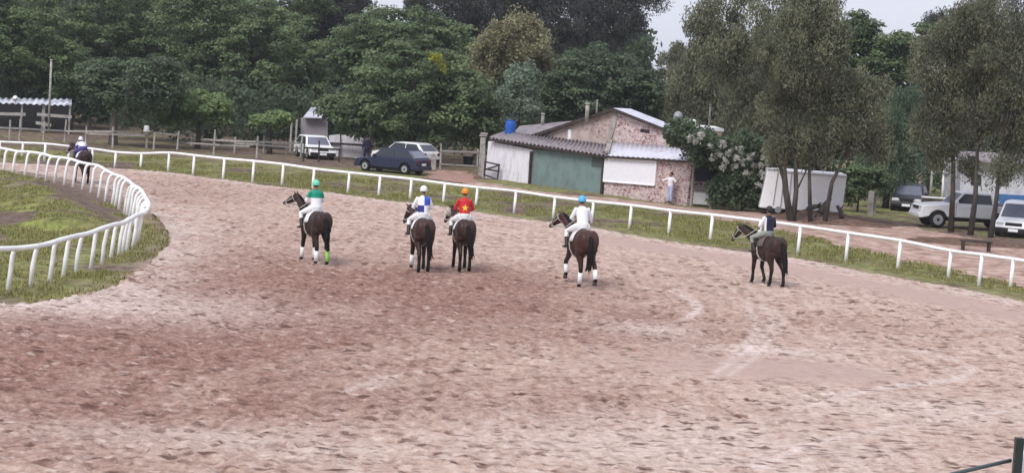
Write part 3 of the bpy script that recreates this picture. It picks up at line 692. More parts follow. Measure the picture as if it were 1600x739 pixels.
hb = (.060, .026, .020); hlow = (.014, .011, .010)
horses = []
def pair(px, py, theta, hl, col, legs, pl_, J, shirt, pants, hm, sc=1, **k):
    h, (p, rz, s) = horse(px, py, theta, hl, col, hlow, legs, scale=sc, **k)
    r, sh = person(p, rz, pl_, J, shirt, pants, M_leather, hm, scale=s)
    return h, r, sh
pair(488, 411, 27, 'dark bay horse with head turned left and lime wraps on a hind leg', (.040, .022, .019), [(.12, .0), (-.14, .0), (.02, 0), (-.1, 0)],
     'jockey in green and white silks and mint cap on the horse looking left', rider_joints(12), M_g, M_breech, plain('mint_cap', (.16, .62, .42), .4), 1.0,
     neckyaw=30, neckup=4, headpitch=22, wraps=(M_wrap, M_wrap, M_wrap, M_green_wrap), tailswish=(.02, -.05))
pair(655, 424, 12, 'dark brown horse under the rider in blue and white quarters', (.055, .026, .022), [(.16, 0), (-.12, .0), (-.12, 0), (.12, 0)],
     'jockey in blue and white quartered silks wearing a white cap', rider_joints(10, ty=.0), M_b, M_breech, plain('white_cap', (.8, .78, .78), .4), 1.02,
     neckyaw=24, neckup=-8, headpitch=-8, wraps=(M_wrap, None, None, None), tailswish=(.04, -.12))
_, _, shr = pair(720, 423, 10, 'dark brown horse under the rider with a yellow star on the back', (.045, .022, .019), [(.2, 0), (-.05, 0), (-.06, 0), (.05, 0)],
     'jockey in red silks with a yellow star on the back and an orange cap', rider_joints(12), M_r, M_breech, plain('orange_cap', (.75, .26, .03), .4), 1.0,
     neckyaw=28, neckup=-6, headpitch=-4, hood=plain('grey_hood', (.35, .33, .3)), tailswish=(.04, -.14))
pair(903, 447, 15, 'bay horse with four white leg wraps trotting at the right of the middle group', (.060, .026, .021), [(.46, .14), (-.02, .0), (.08, 0), (-.30, .16)],
     'jockey in a plain white top with a sky blue cap', rider_joints(20), M_w, M_breech, plain('sky_cap', (.10, .42, .72), .35), 1.06,
     neckyaw=32, neckup=-4, headpitch=12, wraps=(M_wrap,) * 4, cloth=(.7, .66, .66), tailswish=(-.02, .03))
J = rider_joints(6, kneeout=.36)
pair(1193, 446, 25, 'small brown horse walking alone at the far right near the outer rail', (.042, .024, .021), [(.05, 0), (-.16, .03), (.12, 0), (-.16, 0)],
     'rider in a dark waistcoat over white sleeves and a black helmet at the far right', J, silk('vest', lambda nt, st: mix(nt, st('Y', .13), (.016, .016, .04), (.75, .76, .78))), plain('grey_trousers', (.27, .29, .26), .8), M_black, .98,
     neckyaw=26, neckup=-12, headpitch=-6, cloth=(.12, .10, .09), tailswish=(.18, -.02))
pair(127, 287, 28, 'dark bay horse far off behind the curved white inner rail', (.038, .018, .018), [(.12, 0), (-.1, 0), (-.1, 0), (.12, 0)],
     'distant jockey in white and violet silks with a white cap behind the inner rail', rider_joints(60), silk('violet_silk', lambda nt, st: mix(nt, st('Z', 1.74), (.12, .09, .42), (.72, .73, .85))), plain('violet_trousers', (.08, .06, .20), .8), plain('white_blue_cap', (.72, .76, .85), .4), .92,
     neckyaw=30, neckup=-6, headpitch=-6, group=None)
# yellow star sewn on the back of the red silks
sm = shr.data; bv = BVHTree.FromPolygons([v.co.copy() for v in sm.vertices], [list(p.vertices) for p in sm.polygons])
bm = BM(); cz = 1.85; star = []
for k in range(10):
    r_ = .105 if k % 2 == 0 else .043; a_ = math.pi / 2 + k * math.pi / 5; star.append((r_ * math.cos(a_), r_ * math.sin(a_)))
def onback(y, z):
    h = bv.ray_cast(Vector((-1.5, y, z)), Vector((1, 0, 0))); return (h[0] if h[0] else Vector((-.1, y, z))) + Vector((-.006, 0, 0))
cen = (0, 0); N_ = 5; vsd = {}
def sv(y, z):
    key = (round(y, 4), round(z, 4))
    if key not in vsd: vsd[key] = bm.verts.new(onback(y, cz + z))
    return vsd[key]
for k in range(10):
    a_, b_ = star[k], star[(k + 1) % 10]
    for i in range(N_):
        p0 = [v * i / N_ for v in a_]; p1 = [v * (i + 1) / N_ for v in a_]; q0 = [v * i / N_ for v in b_]; q1 = [v * (i + 1) / N_ for v in b_]
        bm.faces.new([sv(*p1), sv(*q1), sv(*q0)] if i == 0 else [sv(*p0), sv(*p1), sv(*q1), sv(*q0)])
obj('star_emblem', bm, plain('star_yellow', (.85, .55, .04), .5), shr, True)
# ------------------------------------------------------------------ brick stable
def brickmat(name, light, red, dark, sc=2.6, amount=.5, lay=(1, 1, 1.9)):
    m, nt, b = newmat(name, .9, .15); v = coords(nt, scale=lay)
    w = nt.nodes.new('ShaderNodeVectorMath'); w.operation = 'ADD'; n2 = N(nt, 'ShaderNodeTexNoise', Scale=2.2, Detail=3); nt.links.new(v, n2.inputs['Vector'])
    s = nt.nodes.new('ShaderNodeVectorMath'); s.operation = 'SCALE'; s.inputs['Scale'].default_value = .55; nt.links.new(n2.outputs['Color'], s.inputs[0])
    nt.links.new(v, w.inputs[0]); nt.links.new(s.outputs[0], w.inputs[1])
    vo = N(nt, 'ShaderNodeTexVoronoi', Scale=sc); vo.feature = 'DISTANCE_TO_EDGE'; nt.links.new(w.outputs[0], vo.inputs['Vector'])
    vc = N(nt, 'ShaderNodeTexVoronoi', Scale=sc); nt.links.new(w.outputs[0], vc.inputs['Vector'])
    sp = nt.nodes.new('ShaderNodeSeparateColor'); nt.links.new(vc.outputs['Color'], sp.inputs[0])
    stone = ramp(nt, sp.outputs[0], [(0, dark), (.45, red), (.8, red), (1, light)])
    f = noise(nt, v, 1.4, 5); st2 = mix(nt, ramp(nt, f, [(amount - .12, (0, 0, 0)), (amount + .12, (1, 1, 1))]), stone, light)
    c = mix(nt, ramp(nt, vo.outputs['Distance'], [(.05, (1, 1, 1)), (.13, (0, 0, 0))]), st2, light)
    nt.links.new(c, b.inputs['Base Color']); bump(nt, b, vo.outputs['Distance'], .4, .03); return m
M_stone = brickmat('rubble_masonry', rgb(206, 190, 188)[:3], rgb(150, 110, 108)[:3], rgb(92, 64, 66)[:3], 4.2, .56)
M_plasterbrick = brickmat('worn_plaster', rgb(190, 174, 168)[:3], rgb(158, 134, 126)[:3], rgb(124, 98, 92)[:3], 3.4, .50, (1, 1, 2.0))
M_greenwall = weathered('green_paint', rgb(120, 140, 137)[:3], rgb(100, 108, 108)[:3], .40, 1.6, .8, (1, 1, .8), .1)
M_whitewall = weathered('stained_whitewash', rgb(228, 225, 232)[:3], rgb(160, 158, 164)[:3], .36, 1.5, .85, (2.5, 2.5, .7), .1)
M_board = weathered('white_board', (.84, .83, .87), (.72, .71, .75), .3, 1, .6)
M_fibro = weathered('fibre_cement', rgb(146, 138, 142)[:3], rgb(96, 90, 92)[:3], .42, 2.2, .9)
M_tin = weathered('pale_tin', rgb(205, 204, 216)[:3], rgb(160, 158, 166)[:3], .38, 1.6, .45)
M_darkwood = weathered('dark_timber', rgb(74, 64, 60)[:3], rgb(44, 38, 36)[:3], .45, 3)
M_conc = weathered('concrete', rgb(170, 164, 158)[:3], rgb(112, 106, 100)[:3], .42, 2.5)
A = gp(757, 276); Cc = gp(1073, 320); A.z = Cc.z = 0
u = (Cc - A).normalized(); v = Vector((-u.y, u.x, 0)); WL = (Cc - A).length
def F(px, py, dv=0):     # a point of the facade plane pushed back dv metres
    return onplane(px, py, A + v * dv, v)
def ground_of(p): return Vector((p.x, p.y, -.1))
H_ = thing('stable_building', A, 'low rubble-brick stable with green and white front and a stone gable', 'building')
def part(name, poly, m, d0=0., d1=.2, parent=H_):
    bm = BM(); prism(bm, [p - A for p in poly], v, d0, d1); return obj(name, bm, m, parent)
def corr(name, a0, a1, b0, b1, waves, amp, m, parent, org, thick=.02):
    """corrugated sheet from edge a0-a1 up to edge b0-b1"""
    bm = BM(); n = waves * 6; g = []
    for lay in (0, -thick):
        g.append([[bm.verts.new((p0.lerp(p1, i / n) if 0 else lerp(p0, p1, i / n)) - org + Vector((0, 0, lay + amp * math.sin(i / 6 * 2 * math.pi)))) for i in range(n + 1)] for p0, p1 in ((a0, a1), ((a0 + b0) / 2, (a1 + b1) / 2), (b0, b1))])
    for l in g:
        for r0, r1 in zip(l, l[1:]):
            for i in range(n): bm.faces.new((r0[i], r0[i + 1], r1[i + 1], r1[i]))
    for row in (0, 2):
        for i in range(n): bm.faces.new((g[0][row][i], g[0][row][i + 1], g[1][row][i + 1], g[1][row][i]))
    for i in (0, n):
        for r in (0, 1): bm.faces.new((g[0][r][i], g[0][r + 1][i], g[1][r + 1][i], g[1][r][i]))
    return obj(name, bm, m, parent, True)
part('white_wall', [F(763, 221), F(832, 234), ground_of(F(829, 286)), ground_of(F(758, 277))], M_whitewall)
part('green_wall', [F(833, 234), F(946, 243), ground_of(F(944, 302)), ground_of(F(830, 286))], M_greenwall, .06, .26)
w = part('brick_wall', [F(946, 243), F(1083, 250), ground_of(Cc), ground_of(F(944.5, 302))], M_stone, -.04, .2)
wb = part('painted_board', [F(949, 246), F(1028.5, 251.5), F(1025.5, 290), F(945.5, 283.5)], M_board, -.10, -.045)
fr = BM()
for a_, b_ in (((949, 246), (1028.5, 251.5)), ((1028.5, 251.5), (1025.5, 290)), ((1025.5, 290), (945.5, 283.5)), ((945.5, 283.5), (949, 246))): bar(fr, F(*a_) - A - v * .11, F(*b_) - A - v * .11, .07, .05)
obj('board_frame', fr, M_white, wb)
part('door_patch', [F(925, 240), F(944, 242), F(943, 262), F(923, 260)], plain('grey_patch', rgb(84, 92, 92), .9), .03, .058)
# side return wall and dark bay reveal
bm = BM(); prism(bm, [p - A for p in (F(1083, 250), ground_of(Cc), ground_of(Cc) + v * 5, F(1083, 250) + v * 5)], u, -.2, -.003); obj('end_wall', bm, M_stone, H_)
bm = BM(); a0 = F(763, 221) ; prism(bm, [p - A for p in (a0 + v * .2, ground_of(A) + v * .2, ground_of(A) + v * 4, a0 + v * 4)], u, .0, .2); obj('end_wall', bm, M_whitewall, H_)
for px in (831.5, 945.5): 
    bm = BM(); p = F(px, 237); bar(bm, ground_of(p) - A - v * .05, p - A - v * .05, .13, .13, up=v); obj('corner_post', bm, M_darkwood, H_)
# roofs
z2 = 1.5
corr('tile_roof', F(764, 215, -.3), F(948, 243, -.3), F(790, 205, z2), F(950, 226, z2), 30, .055, M_fibro, H_, A)
corr('tin_roof', F(949, 243, -.3), F(1085, 251, -.3), F(955, 222, z2), F(1085, 231, z2), 17, .02, M_tin, H_, A)
part('eave_board', [F(764, 216.5, -.25), F(948, 244.5, -.25), F(948, 248, -.25), F(764, 220, -.25)], M_darkwood, -.02, .03)
part('eave_board', [F(950, 244, -.25), F(1085, 252, -.25), F(1085, 255, -.25), F(950, 247, -.25)], M_darkwood, -.02, .03)
bm = BM(); bar(bm, F(948, 240, -.32) - A + Vector((0, 0, .07)), F(954, 221, z2) - A + Vector((0, 0, .07)), .22, .10); obj('ridge_cap', bm, M_conc, H_)
# gable
gz = z2 + .1
def G(px, py): return F(px, py, gz)
part('plastered_gable', [G(826, 216), G(962, 173), G(958, 250), G(820, 236)], M_plasterbrick, 0, .25)
part('stone_gable', [G(962, 173), G(1096, 224), G(1096, 262), G(958, 250)], M_stone, 0, .25)
bm = BM(); c0 = [G(958, 178), G(966, 178), G(962, 200), G(955, 222), G(948, 222), G(955, 198)]; prism(bm, [p - A for p in c0], v, -.06, -.004); obj('plaster_strip', bm, M_conc, H_)
vt = part('vent_opening', [G(1001, 201.5), G(1015, 203.5), G(1015, 208.5), G(1001, 206.5)], M_black, -.02, .1)
part('pipe', [G(889.5, 203), G(893.5, 203), G(893, 219), G(889, 218)], M_white, -.08, -.01)
ap = G(963, 170.5); le = G(816, 219); ri = G(1104, 226)
for nm, a_, b_, m, w_ in (('left_roof_slope', le, ap, M_fibro, 1.0), ('right_roof_slope', ap, ri, M_tin, .95)):
    bm = BM(); up_ = Vector((0, 0, .05)); prism(bm, [p - A for p in (a_ + up_, b_ + up_, b_ - up_, a_ - up_)], v, -.22, w_); obj(nm, bm, m, H_)
for a_, b_ in ((le, ap), (ap, ri)):
    bm = BM(); bar(bm, a_ - A - v * .25 - Vector((0, 0, .03)), b_ - A - v * .25 - Vector((0, 0, .03)), .05, .16); obj('barge_board', bm, M_darkwood, H_)
# chimneys
def post_at(name, px, pyt, pyb, Y, r, m, label, cat, parent=None, cap=None):
    t_ = at(px, pyt, Y); b_ = at(px, pyb, Y); b_.x = t_.x = (t_.x + b_.x) / 2
    th = thing(name, b_, label, cat) if parent is None else parent
    bm = BM(); o_ = b_ if parent is None else parent.location
    tube(bm, [b_ - o_, t_ - o_], r, 10); obj('pipe' if cap is None else 'shaft', bm, m, th, True)
    bm = BM(); tube(bm, [t_ - o_ + Vector((0, 0, -.06)), t_ - o_ + Vector((0, 0, .04))], r * 1.25, 10); obj('cap', bm, m, th, True)
    return th
YG = ap.y + 1
post_at('chimney', 917.5, 162, 192, YG, .11, M_conc, 'pale square-topped chimney pipe left of the stable gable apex', 'chimney')
post_at('chimney', 932.5, 157, 186, YG + .6, .05, M_fibro, 'thin dark flue pipe right beside the pale chimney', 'chimney')
# blue tank
p = at(796.5, 214, F(797, 212, 1.2).y); tk = thing('water_tank', p, 'small blue plastic water tank on the left end of the tile roof', 'tank')
tt = at(796, 189, p.y).z - p.z; M_blue = plain('blue_plastic', (.02, .10, .42), .4)
bm = BM(); tube(bm, [(0, 0, -.15), (0, 0, .05), (0, 0, tt * .85), (0, 0, tt)], [.27, .28, .30, .26], 18); obj('barrel', bm, M_blue, tk, True)
bm = BM(); tube(bm, [(0, 0, tt), (0, 0, tt + .04)], [.28, .25], 18); obj('lid', bm, M_blue, tk, True)
for z_ in (.25, .5):
    bm = BM(); tube(bm, [(0, 0, tt * z_), (0, 0, tt * z_ + .03)], .302, 18); obj('band', bm, M_blue, tk, True)
# stone stack at the left end
p = at(763, 222, F(763, 221, .5).y); st = thing('stone_pillar', Vector((p.x - .3, p.y, 0)), 'rough stone pillar topped with slabs at the left end of the stable', 'pillar')
zt = at(763, 208, p.y).z; bm = BM(); box(bm, (0, 0, zt / 2 - .12), (.3, .3, zt - .24)); obj('shaft', bm, M_conc, st, bevel=.03)
bm = BM(); box(bm, (0, 0, zt - .16), (.42, .4, .08)); box(bm, (.04, 0, zt - .05), (.36, .36, .09), rz=.2); obj('cap', bm, M_conc, st, bevel=.015)
# leaning field gate in front of the white wall
gt = thing('field_gate', ground_of(F(768, 280, -.35)), 'dark wooden field gate propped against the white wall', 'gate'); o_ = gt.location
bm = BM(); dv = -.3
for a_, b_ in (((758, 253), (781, 258)), ((757, 264), (780, 268)), ((756, 273), (778, 281)), ((758, 252), (756.5, 276)), ((780, 257), (777, 282)), ((759, 265), (778, 259))): bar(bm, F(*a_, dv) - o_, F(*b_, dv) - o_, .08, .05, up=v)
obj('frame', bm, M_darkwood, gt)
# grey long low shed behind the lean-to
def sheetbox(name, pts, m, parent, org, th=.06):
    bm = BM(); a_ = [bm.verts.new(p - org) for p in pts]; b_ = [bm.verts.new(p - org - Vector((0, 0, th))) for p in pts]
    bm.faces.new(a_); bm.faces.new(b_[::-1])
    for i in range(len(a_)): j = (i + 1) % len(a_); bm.faces.new((a_[i], b_[i], b_[j], a_[j]))
    return obj(name, bm, m, parent)
q = [at(796, 214, 107.2), at(872, 214, 105.6), at(938, 185, 109.5), at(812, 197, 111)]
sh = thing('outbuilding', Vector((q[0].x, q[0].y, 0)), 'grey low-pitched shed roof showing behind the left end of the stable', 'building'); o_ = sh.location
sheetbox('roof', q, M_fibro, sh, o_)
bm = BM(); bar(bm, q[0] - o_ - Vector((0, .03, .03)), q[1] - o_ - Vector((0, .03, .03)), .05, .14); obj('fascia', bm, M_white, sh)
bm = BM(); prism(bm, [x - o_ for x in (q[0] - Vector((0, 0, .1)), q[1] - Vector((0, 0, .1)), Vector((q[1].x, q[1].y, 0)), Vector((q[0].x, q[0].y, 0)))], Vector((0, 1, 0)), .1, .25); obj('wall', bm, M_conc, sh)
bm = BM(); a_ = [q[0], q[3]]; prism(bm, [x - o_ for x in (q[0] - Vector((0, 0, .1)), q[3] - Vector((0, 0, .1)), Vector((q[3].x, q[3].y, 0)), Vector((q[0].x, q[0].y, 0)))], Vector((1, 0, 0)), .1, .25); obj('wall', bm, M_conc, sh)
post_at('vent_pipe', 848, 178, 198, 110, .10, M_conc, 'short pale vent pipe behind the grey shed roof', 'pipe')
# flat roofed house behind on the right
p0 = at(1056, 200, 108); p1 = at(1128, 203, 106); bh = thing('house', Vector((p0.x, p0.y, 0)), 'flat roofed brick house with white parapet behind the stable', 'house'); o_ = bh.location
ln = (p1 - p0); hh_ = p0.z
bm = BM(); d_ = Vector((ln.x, ln.y, 0)); prism(bm, [Vector((0, 0, -.1)), d_ + Vector((0, 0, -.1)), d_ + Vector((0, 0, hh_)), Vector((0, 0, hh_))], Vector((0, 1, 0)), 0, 5); obj('wall', bm, brickmat('orange_masonry', rgb(176, 150, 140)[:3], rgb(150, 106, 92)[:3], rgb(120, 84, 74)[:3], 3, .5), bh)
bm = BM(); prism(bm, [Vector((-.1, 0, hh_)), d_ + Vector((.1, 0, hh_)), d_ + Vector((.1, 0, hh_ + .16)), Vector((-.1, 0, hh_ + .16))], Vector((0, 1, 0)), -.12, 5.1); obj('parapet', bm, M_white, bh)
pt = at(1068, 198, 109); tw = thing('tank_housing', pt, 'white box-shaped tank housing with a dark hatch on the flat roof', 'tank')
bm = BM(); box(bm, (0, 0, .2), (1.35, 1.0, .46)); obj('casing', bm, M_white, tw, bevel=.04)
bm = BM(); box(bm, (.42, -.51, .2), (.30, .03, .26)); obj('hatch', bm, plain('hatch_grey', (.10, .10, .10)), tw)
ds = thing('satellite_dish', at(1059, 189, 109), 'grey dish standing on the white tank housing', 'dish')
bm = BM(); tube(bm, [(0, -.06, .28), (0, .02, .28), (0, .06, .28)], [.26, .2, .05], 18, (1, 0, 0)); obj('bowl', bm, plain('dish_grey', (.35, .36, .38)), ds, True)
bm = BM(); tube(bm, [(0, .05, -.1), (0, .05, .26)], .03, 8); obj('stand', bm, M_rim, ds, True)
post_at('mast', 1109, 164, 200, 107, .06, M_conc, 'thin pale mast rising behind the flat roofed house', 'mast')
# open dark bay beside the stable
p0 = gp(1076, 322); p1 = gp(1144, 326); cp = thing('open_shed', Vector((p0.x, p0.y, 0)), 'dark open-fronted shed with thin posts between stable and creeper', 'shed'); o_ = cp.location; p1.z = p0.z = 0
def post(bm, P, h, w=.08): bar(bm, Vector((P.x, P.y, -.1)) - o_, Vector((P.x, P.y, h)) - o_, w, w, up=(0, 1, 0))
for px, pf, top in ((1079, 321, 252), (1110, 325, 283), (1146, 327, 258)):
    g0 = gp(px, pf); bm = BM(); post(bm, g0, at(px + 4, top, g0.y).z); obj('post', bm, M_conc, cp)
bm = BM(); a_ = gp(1110, 325); bar(bm, at(1114, 283, a_.y) - o_, at(1136, 285, a_.y) - o_, .08, .08); obj('cross_rail', bm, M_conc, cp)
Mdk = plain('bay_shade_dark', (.022, .02, .03), .9)  # near-black that puts the bay's inner shade into the colour
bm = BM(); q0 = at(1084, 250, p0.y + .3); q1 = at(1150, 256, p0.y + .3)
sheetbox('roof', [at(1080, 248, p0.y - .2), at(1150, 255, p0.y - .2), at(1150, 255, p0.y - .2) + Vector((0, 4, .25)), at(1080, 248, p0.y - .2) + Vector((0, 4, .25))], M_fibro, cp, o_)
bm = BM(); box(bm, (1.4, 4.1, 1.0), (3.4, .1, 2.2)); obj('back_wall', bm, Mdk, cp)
bm = BM(); prism(bm, [x - o_ for x in (at(1086, 251, p0.y + .5), at(1140, 257, p0.y + .5), at(1140, 287, p0.y + .5), at(1086, 283, p0.y + .5))], (0, 1, 0), 0, .05); obj('bay_shade_sheet', bm, Mdk, cp)  # dark sheet added for the shaded interior
tb = thing('white_crate', at(1096, 306, p0.y + 1.2), 'pale box standing inside the dark open shed', 'crate'); tb.location.z = 0
bm = BM(); box(bm, (0, 0, .35), (.8, .5, .62)); obj('casing', bm, M_white, tb, bevel=.03)
bm = BM(); box(bm, (0, 0, .69), (.9, .6, .05)); obj('lid', bm, M_conc, tb)

# ------------------------------------------------------------------ vehicles
def vehicle(pos, rz, label, cat, paint, kind='hatch', L_=3.9, W_=1.62, name='car', plate=True, bumper=None):
    c = thing(name, pos, label, cat, rz); pk = kind == 'pickup'; r = .38 if pk else .29; zb = .42 if pk else .24
    fx, bx = L_ * (.325 if not pk else .335), -L_ * (.315 if not pk else .28)
    pr = [(.5, zb), (.505, zb + .22), (.495, .62 if not pk else .92), (.47, .70 if not pk else 1.02), (.24, .84 if not pk else 1.12), (0, .87 if not pk else 1.14), (-.44, .90 if not pk else 1.14), (-.495, .84 if not pk else 1.13), (-.5, zb + .2), (-.495, zb)]
    O = [(x * L_, z) for x, z in pr]
    def arch(cx): return [(cx + math.cos(R(a_)) * (r + .06), r + math.sin(R(a_)) * (r + .06)) for a_ in range(180, -1, -18) if r + math.sin(R(a_)) * (r + .06) > zb]
    O += [(x, max(z, zb)) for x, z in arch(bx)] + [(x, max(z, zb)) for x, z in arch(fx)]
    bm = BM(); prism(bm, [(x, 0, z) for x, z in O], (0, 1, 0), -W_ / 2, W_ / 2); body = obj('body', bm, paint, c, False, .05)
    cb = [(.235, .83), (.085, 1.34), (-.02, 1.385), (-.29, 1.37), (-.35, 1.33), (-.475, .88)] if not pk else [(.215, 1.11), (.105, 1.66), (.03, 1.70), (-.13, 1.70), (-.17, 1.67), (-.195, 1.13)]
    if kind == 'suv': cb = [(.26, .83), (.11, 1.5), (-.02, 1.56), (-.38, 1.54), (-.43, 1.48), (-.485, .88)]
    z0, z1 = cb[0][1], max(z for _, z in cb)
    def hw(z): return lerp(W_ / 2 - .02, W_ / 2 - .17, (z - z0) / (z1 - z0))
    bm = BM(); a_ = [bm.verts.new((x * L_, -hw(z), z)) for x, z in cb]; b_ = [bm.verts.new((x * L_, hw(z), z)) for x, z in cb]
    bm.faces.new(a_); bm.faces.new(b_[::-1])
    for i in range(len(a_)): j = (i + 1) % len(a_); bm.faces.new((a_[i], b_[i], b_[j], a_[j]))
    obj('cabin', bm, paint, c, False, .03)
    def pane(nm, P, m=M_glass):
        P = [Vector(p) for p in P]; n = (P[1] - P[0]).cross(P[2] - P[0]).normalized(); bm = BM(); prism(bm, P, n, -.008, .012); return obj(nm, bm, m, c)
    def ed(i, j, t, y): a_, b_ = Vector((cb[i][0] * L_, 0, cb[i][1])), Vector((cb[j][0] * L_, 0, cb[j][1])); p = a_.lerp(b_, t); return Vector((p.x, y * (hw(p.z) - .09), p.z))
    gl = M_glassl
    pane('windscreen', [ed(0, 1, .06, 1), ed(0, 1, .06, -1), ed(0, 1, .92, -1), ed(0, 1, .92, 1)], gl)
    n_ = len(cb) - 1; pane('rear_window', [ed(n_, n_ - 1, .1, 1), ed(n_, n_ - 1, .1, -1), ed(n_, n_ - 1, .88, -1), ed(n_, n_ - 1, .88, 1)], gl)
    zl, zh = z0 + .07, z1 - .09; f_ = lambda z: (z - cb[0][1]) / (cb[1][1] - cb[0][1])
    xf0 = lerp(cb[0][0], cb[1][0], f_(zl)) * L_ - .12; xf1 = lerp(cb[0][0], cb[1][0], min(1, f_(zh))) * L_ - .10
    xr0 = lerp(cb[n_][0], cb[n_ - 1][0], .15) * L_ + .12; xr1 = cb[n_ - 1][0] * L_ + .1; xm = lerp(xf0, xr0, .52)
    for sg in (1, -1):
        def sp(x, z): return Vector((x, sg * (hw(z) + .004), z))
        pane('side_window', [sp(xf0, zl), sp(xm + .03, zl), sp(xm + .03, zh), sp(xf1, zh)]); pane('side_window', [sp(xm - .03, zl), sp(xr0, zl), sp(xr1, zh), sp(xm - .03, zh)])
        for nm, xx, zz in (('door_seam', xf0 - .02, zl - .07), ('door_seam', xm, zl - .07)):
            bm = BM(); box(bm, (xx, sg * (W_ / 2 + .002), (zz + zb + .1) / 2), (.015, .006, zz - zb - .12)); obj(nm, bm, M_black, c)
        bm = BM(); box(bm, (xm + .14, sg * (W_ / 2 + .012), z0 - .12), (.15, .025, .03)); obj('door_handle', bm, M_black, c)
        bm = BM(); box(bm, (xf0 - .03, sg * (W_ / 2 + .07), zl + .04), (.1, .16, .12)); obj('mirror', bm, M_black if not pk else paint, c, bevel=.02)
        bm = BM(); box(bm, (L_ * .492, sg * (W_ / 2 - .24), (.62 if not pk else .88)), (.05, .34, .15)); obj('headlight', bm, plain('lamp_glass', (.6, .62, .65), .1, .6), c, bevel=.02)
        bm = BM(); box(bm, (-L_ * .497, sg * (W_ / 2 - .15), (.74 if not pk else .95)), (.04, .24 if not pk else .12, .17)); obj('tail_light', bm, plain('red_lens', (.18, .01, .012), .25, .5), c, bevel=.02)
        for wx in (fx, bx):
            bm = BM(); tube(bm, [(wx, sg * (W_ / 2 - .2), r), (wx, sg * (W_ / 2 - .17), r), (wx, sg * (W_ / 2 - .02), r), (wx, sg * (W_ / 2 + .01), r)], [r * .93, r, r, r * .93], 24, (1, 0, 0)); ty_ = obj('tyre', bm, M_tyre, c, True)
            bm = BM(); tube(bm, [(wx, sg * (W_ / 2 - .1), r), (wx, sg * (W_ / 2 + .016), r), (wx, sg * (W_ / 2 + .02), r)], [r * .62, r * .62, r * .5], 20, (1, 0, 0)); obj('rim', bm, M_rim, ty_, False)
            bm = BM(); tube(bm, [(wx, sg * (W_ / 2 + .018), r), (wx, sg * (W_ / 2 + .03), r)], [r * .2, r * .16], 12, (1, 0, 0)); obj('hub_cap', bm, M_black, ty_)
    bp = bumper or M_black
    for sx in (1, -1):
        bm = BM(); box(bm, (sx * L_ * .503, 0, zb + .12), (.12, W_ - .04, .2)); obj('bumper', bm, bp, c, bevel=.04)
        if plate: bm = BM(); box(bm, (sx * (L_ * .503 + (.065 if sx > 0 or pk else .0)), 0, zb + (.12 if sx > 0 or pk else .34)), (.02, .42, .12)); obj('number_plate', bm, M_white, c)
    bm = BM(); box(bm, (L_ * .499, 0, .62 if not pk else .88), (.03, W_ - .95, .14)); obj('grille', bm, M_black, c)
    bm = BM(); box(bm, (0, 0, zb - .02), (L_ * .8, W_ - .35, .12)); obj('underbody', bm, M_black, c)
    if pk:
        bm = BM(); box(bm, (-L_ * .34, 0, 1.16), (L_ * .27, W_ - .22, .03)); obj('bed_cover', bm, M_black, c)
        bm = BM(); box(bm, (fx * .0, W_ / 2 + .01, zb + .08), (L_ * .3, .05, .05)); box(bm, (0, -W_ / 2 - .01, zb + .08), (L_ * .3, .05, .05)); obj('side_step', bm, M_black, c)
    return c
Mp_blue = plain('navy_paint', (.022, .026, .062), .3, .5, .06); Mp_white = plain('white_paint', (.88, .88, .89), .3, .5, .03); Mp_dark = plain('charcoal_paint', (.03, .03, .035), .35, .5)
def gpz(px, py): p = gp(px, py); p.z = float(ground_z(np.array([p.x]), np.array([p.y]))[0]) - .01; return p
vehicle(gpz(613, 268), R(90 + 62), 'dark blue hatchback parked behind the outer rail', 'car', Mp_blue, 'hatch', 4.0, bumper=Mp_blue)
vehicle(gpz(491, 246), R(-90 + 22), 'old white hatchback facing the track behind the wooden fence', 'car', Mp_white, 'hatch', 3.7)
vehicle(gpz(633, 256), R(90 + 55), 'white car mostly hidden behind the dark blue hatchback', 'car', Mp_white, 'hatch', 4.0)
vehicle(gpz(1511, 355), R(180 + 5), 'white double-cab pickup parked side-on behind thin trunks', 'pickup', Mp_white, 'pickup', 5.0, 1.75, 'pickup_truck', bumper=Mp_white)
vehicle(gpz(1592, 366), R(-90 - 22), 'white car facing the track at the right edge beside the pickup', 'car', Mp_white, 'suv', 4.1, 1.68)
vehicle(gpz(1420, 326), R(-90 - 16), 'dark car parked behind the nose of the white pickup', 'car', Mp_dark, 'hatch', 4.0)
# white horse trailer
bc = gpz(1252, 337); tr = thing('box_trailer', bc, 'white box trailer with a slanted front behind the leaning tree trunks', 'trailer', R(-3))
hz = at(1252, 264, bc.y).z; l2 = 1.98
bm = BM(); prism(bm, [(-l2, 0, .34), (l2 - .1, 0, .34), (l2, 0, hz - .05), (-l2 + .25, 0, hz)], (0, 1, 0), 0, 1.9); obj('box', bm, M_white, tr, bevel=.03)
for nm, a_, b_ in (('top_rail', (-l2 + 1.15, -.02, hz - .10), (l2, -.02, hz - .16)), ('top_rail', (-l2 + .25, -.02, hz - .03), (-l2 + 1.15, -.02, hz - .03)), ('door_edge', (-l2 + .98, -.02, .36), (-l2 + 1.04, -.02, hz - .05)), ('door_edge', (-l2 + 1.35, -.02, .36), (-l2 + 1.38, -.02, hz - .1)), ('hinge_strip', (-l2 + .62, -.02, .5), (-l2 + .75, -.02, hz - .1))):
    bm = BM(); bar(bm, a_, b_, .035, .04, up=(0, 1, 0)); obj(nm, bm, M_rim if nm != 'top_rail' else plain('trim_grey', (.3, .3, .3)), tr)
bm = BM(); box(bm, (0, .95, .26), (l2 * 1.8, 1.5, .14)); obj('chassis', bm, M_black, tr)
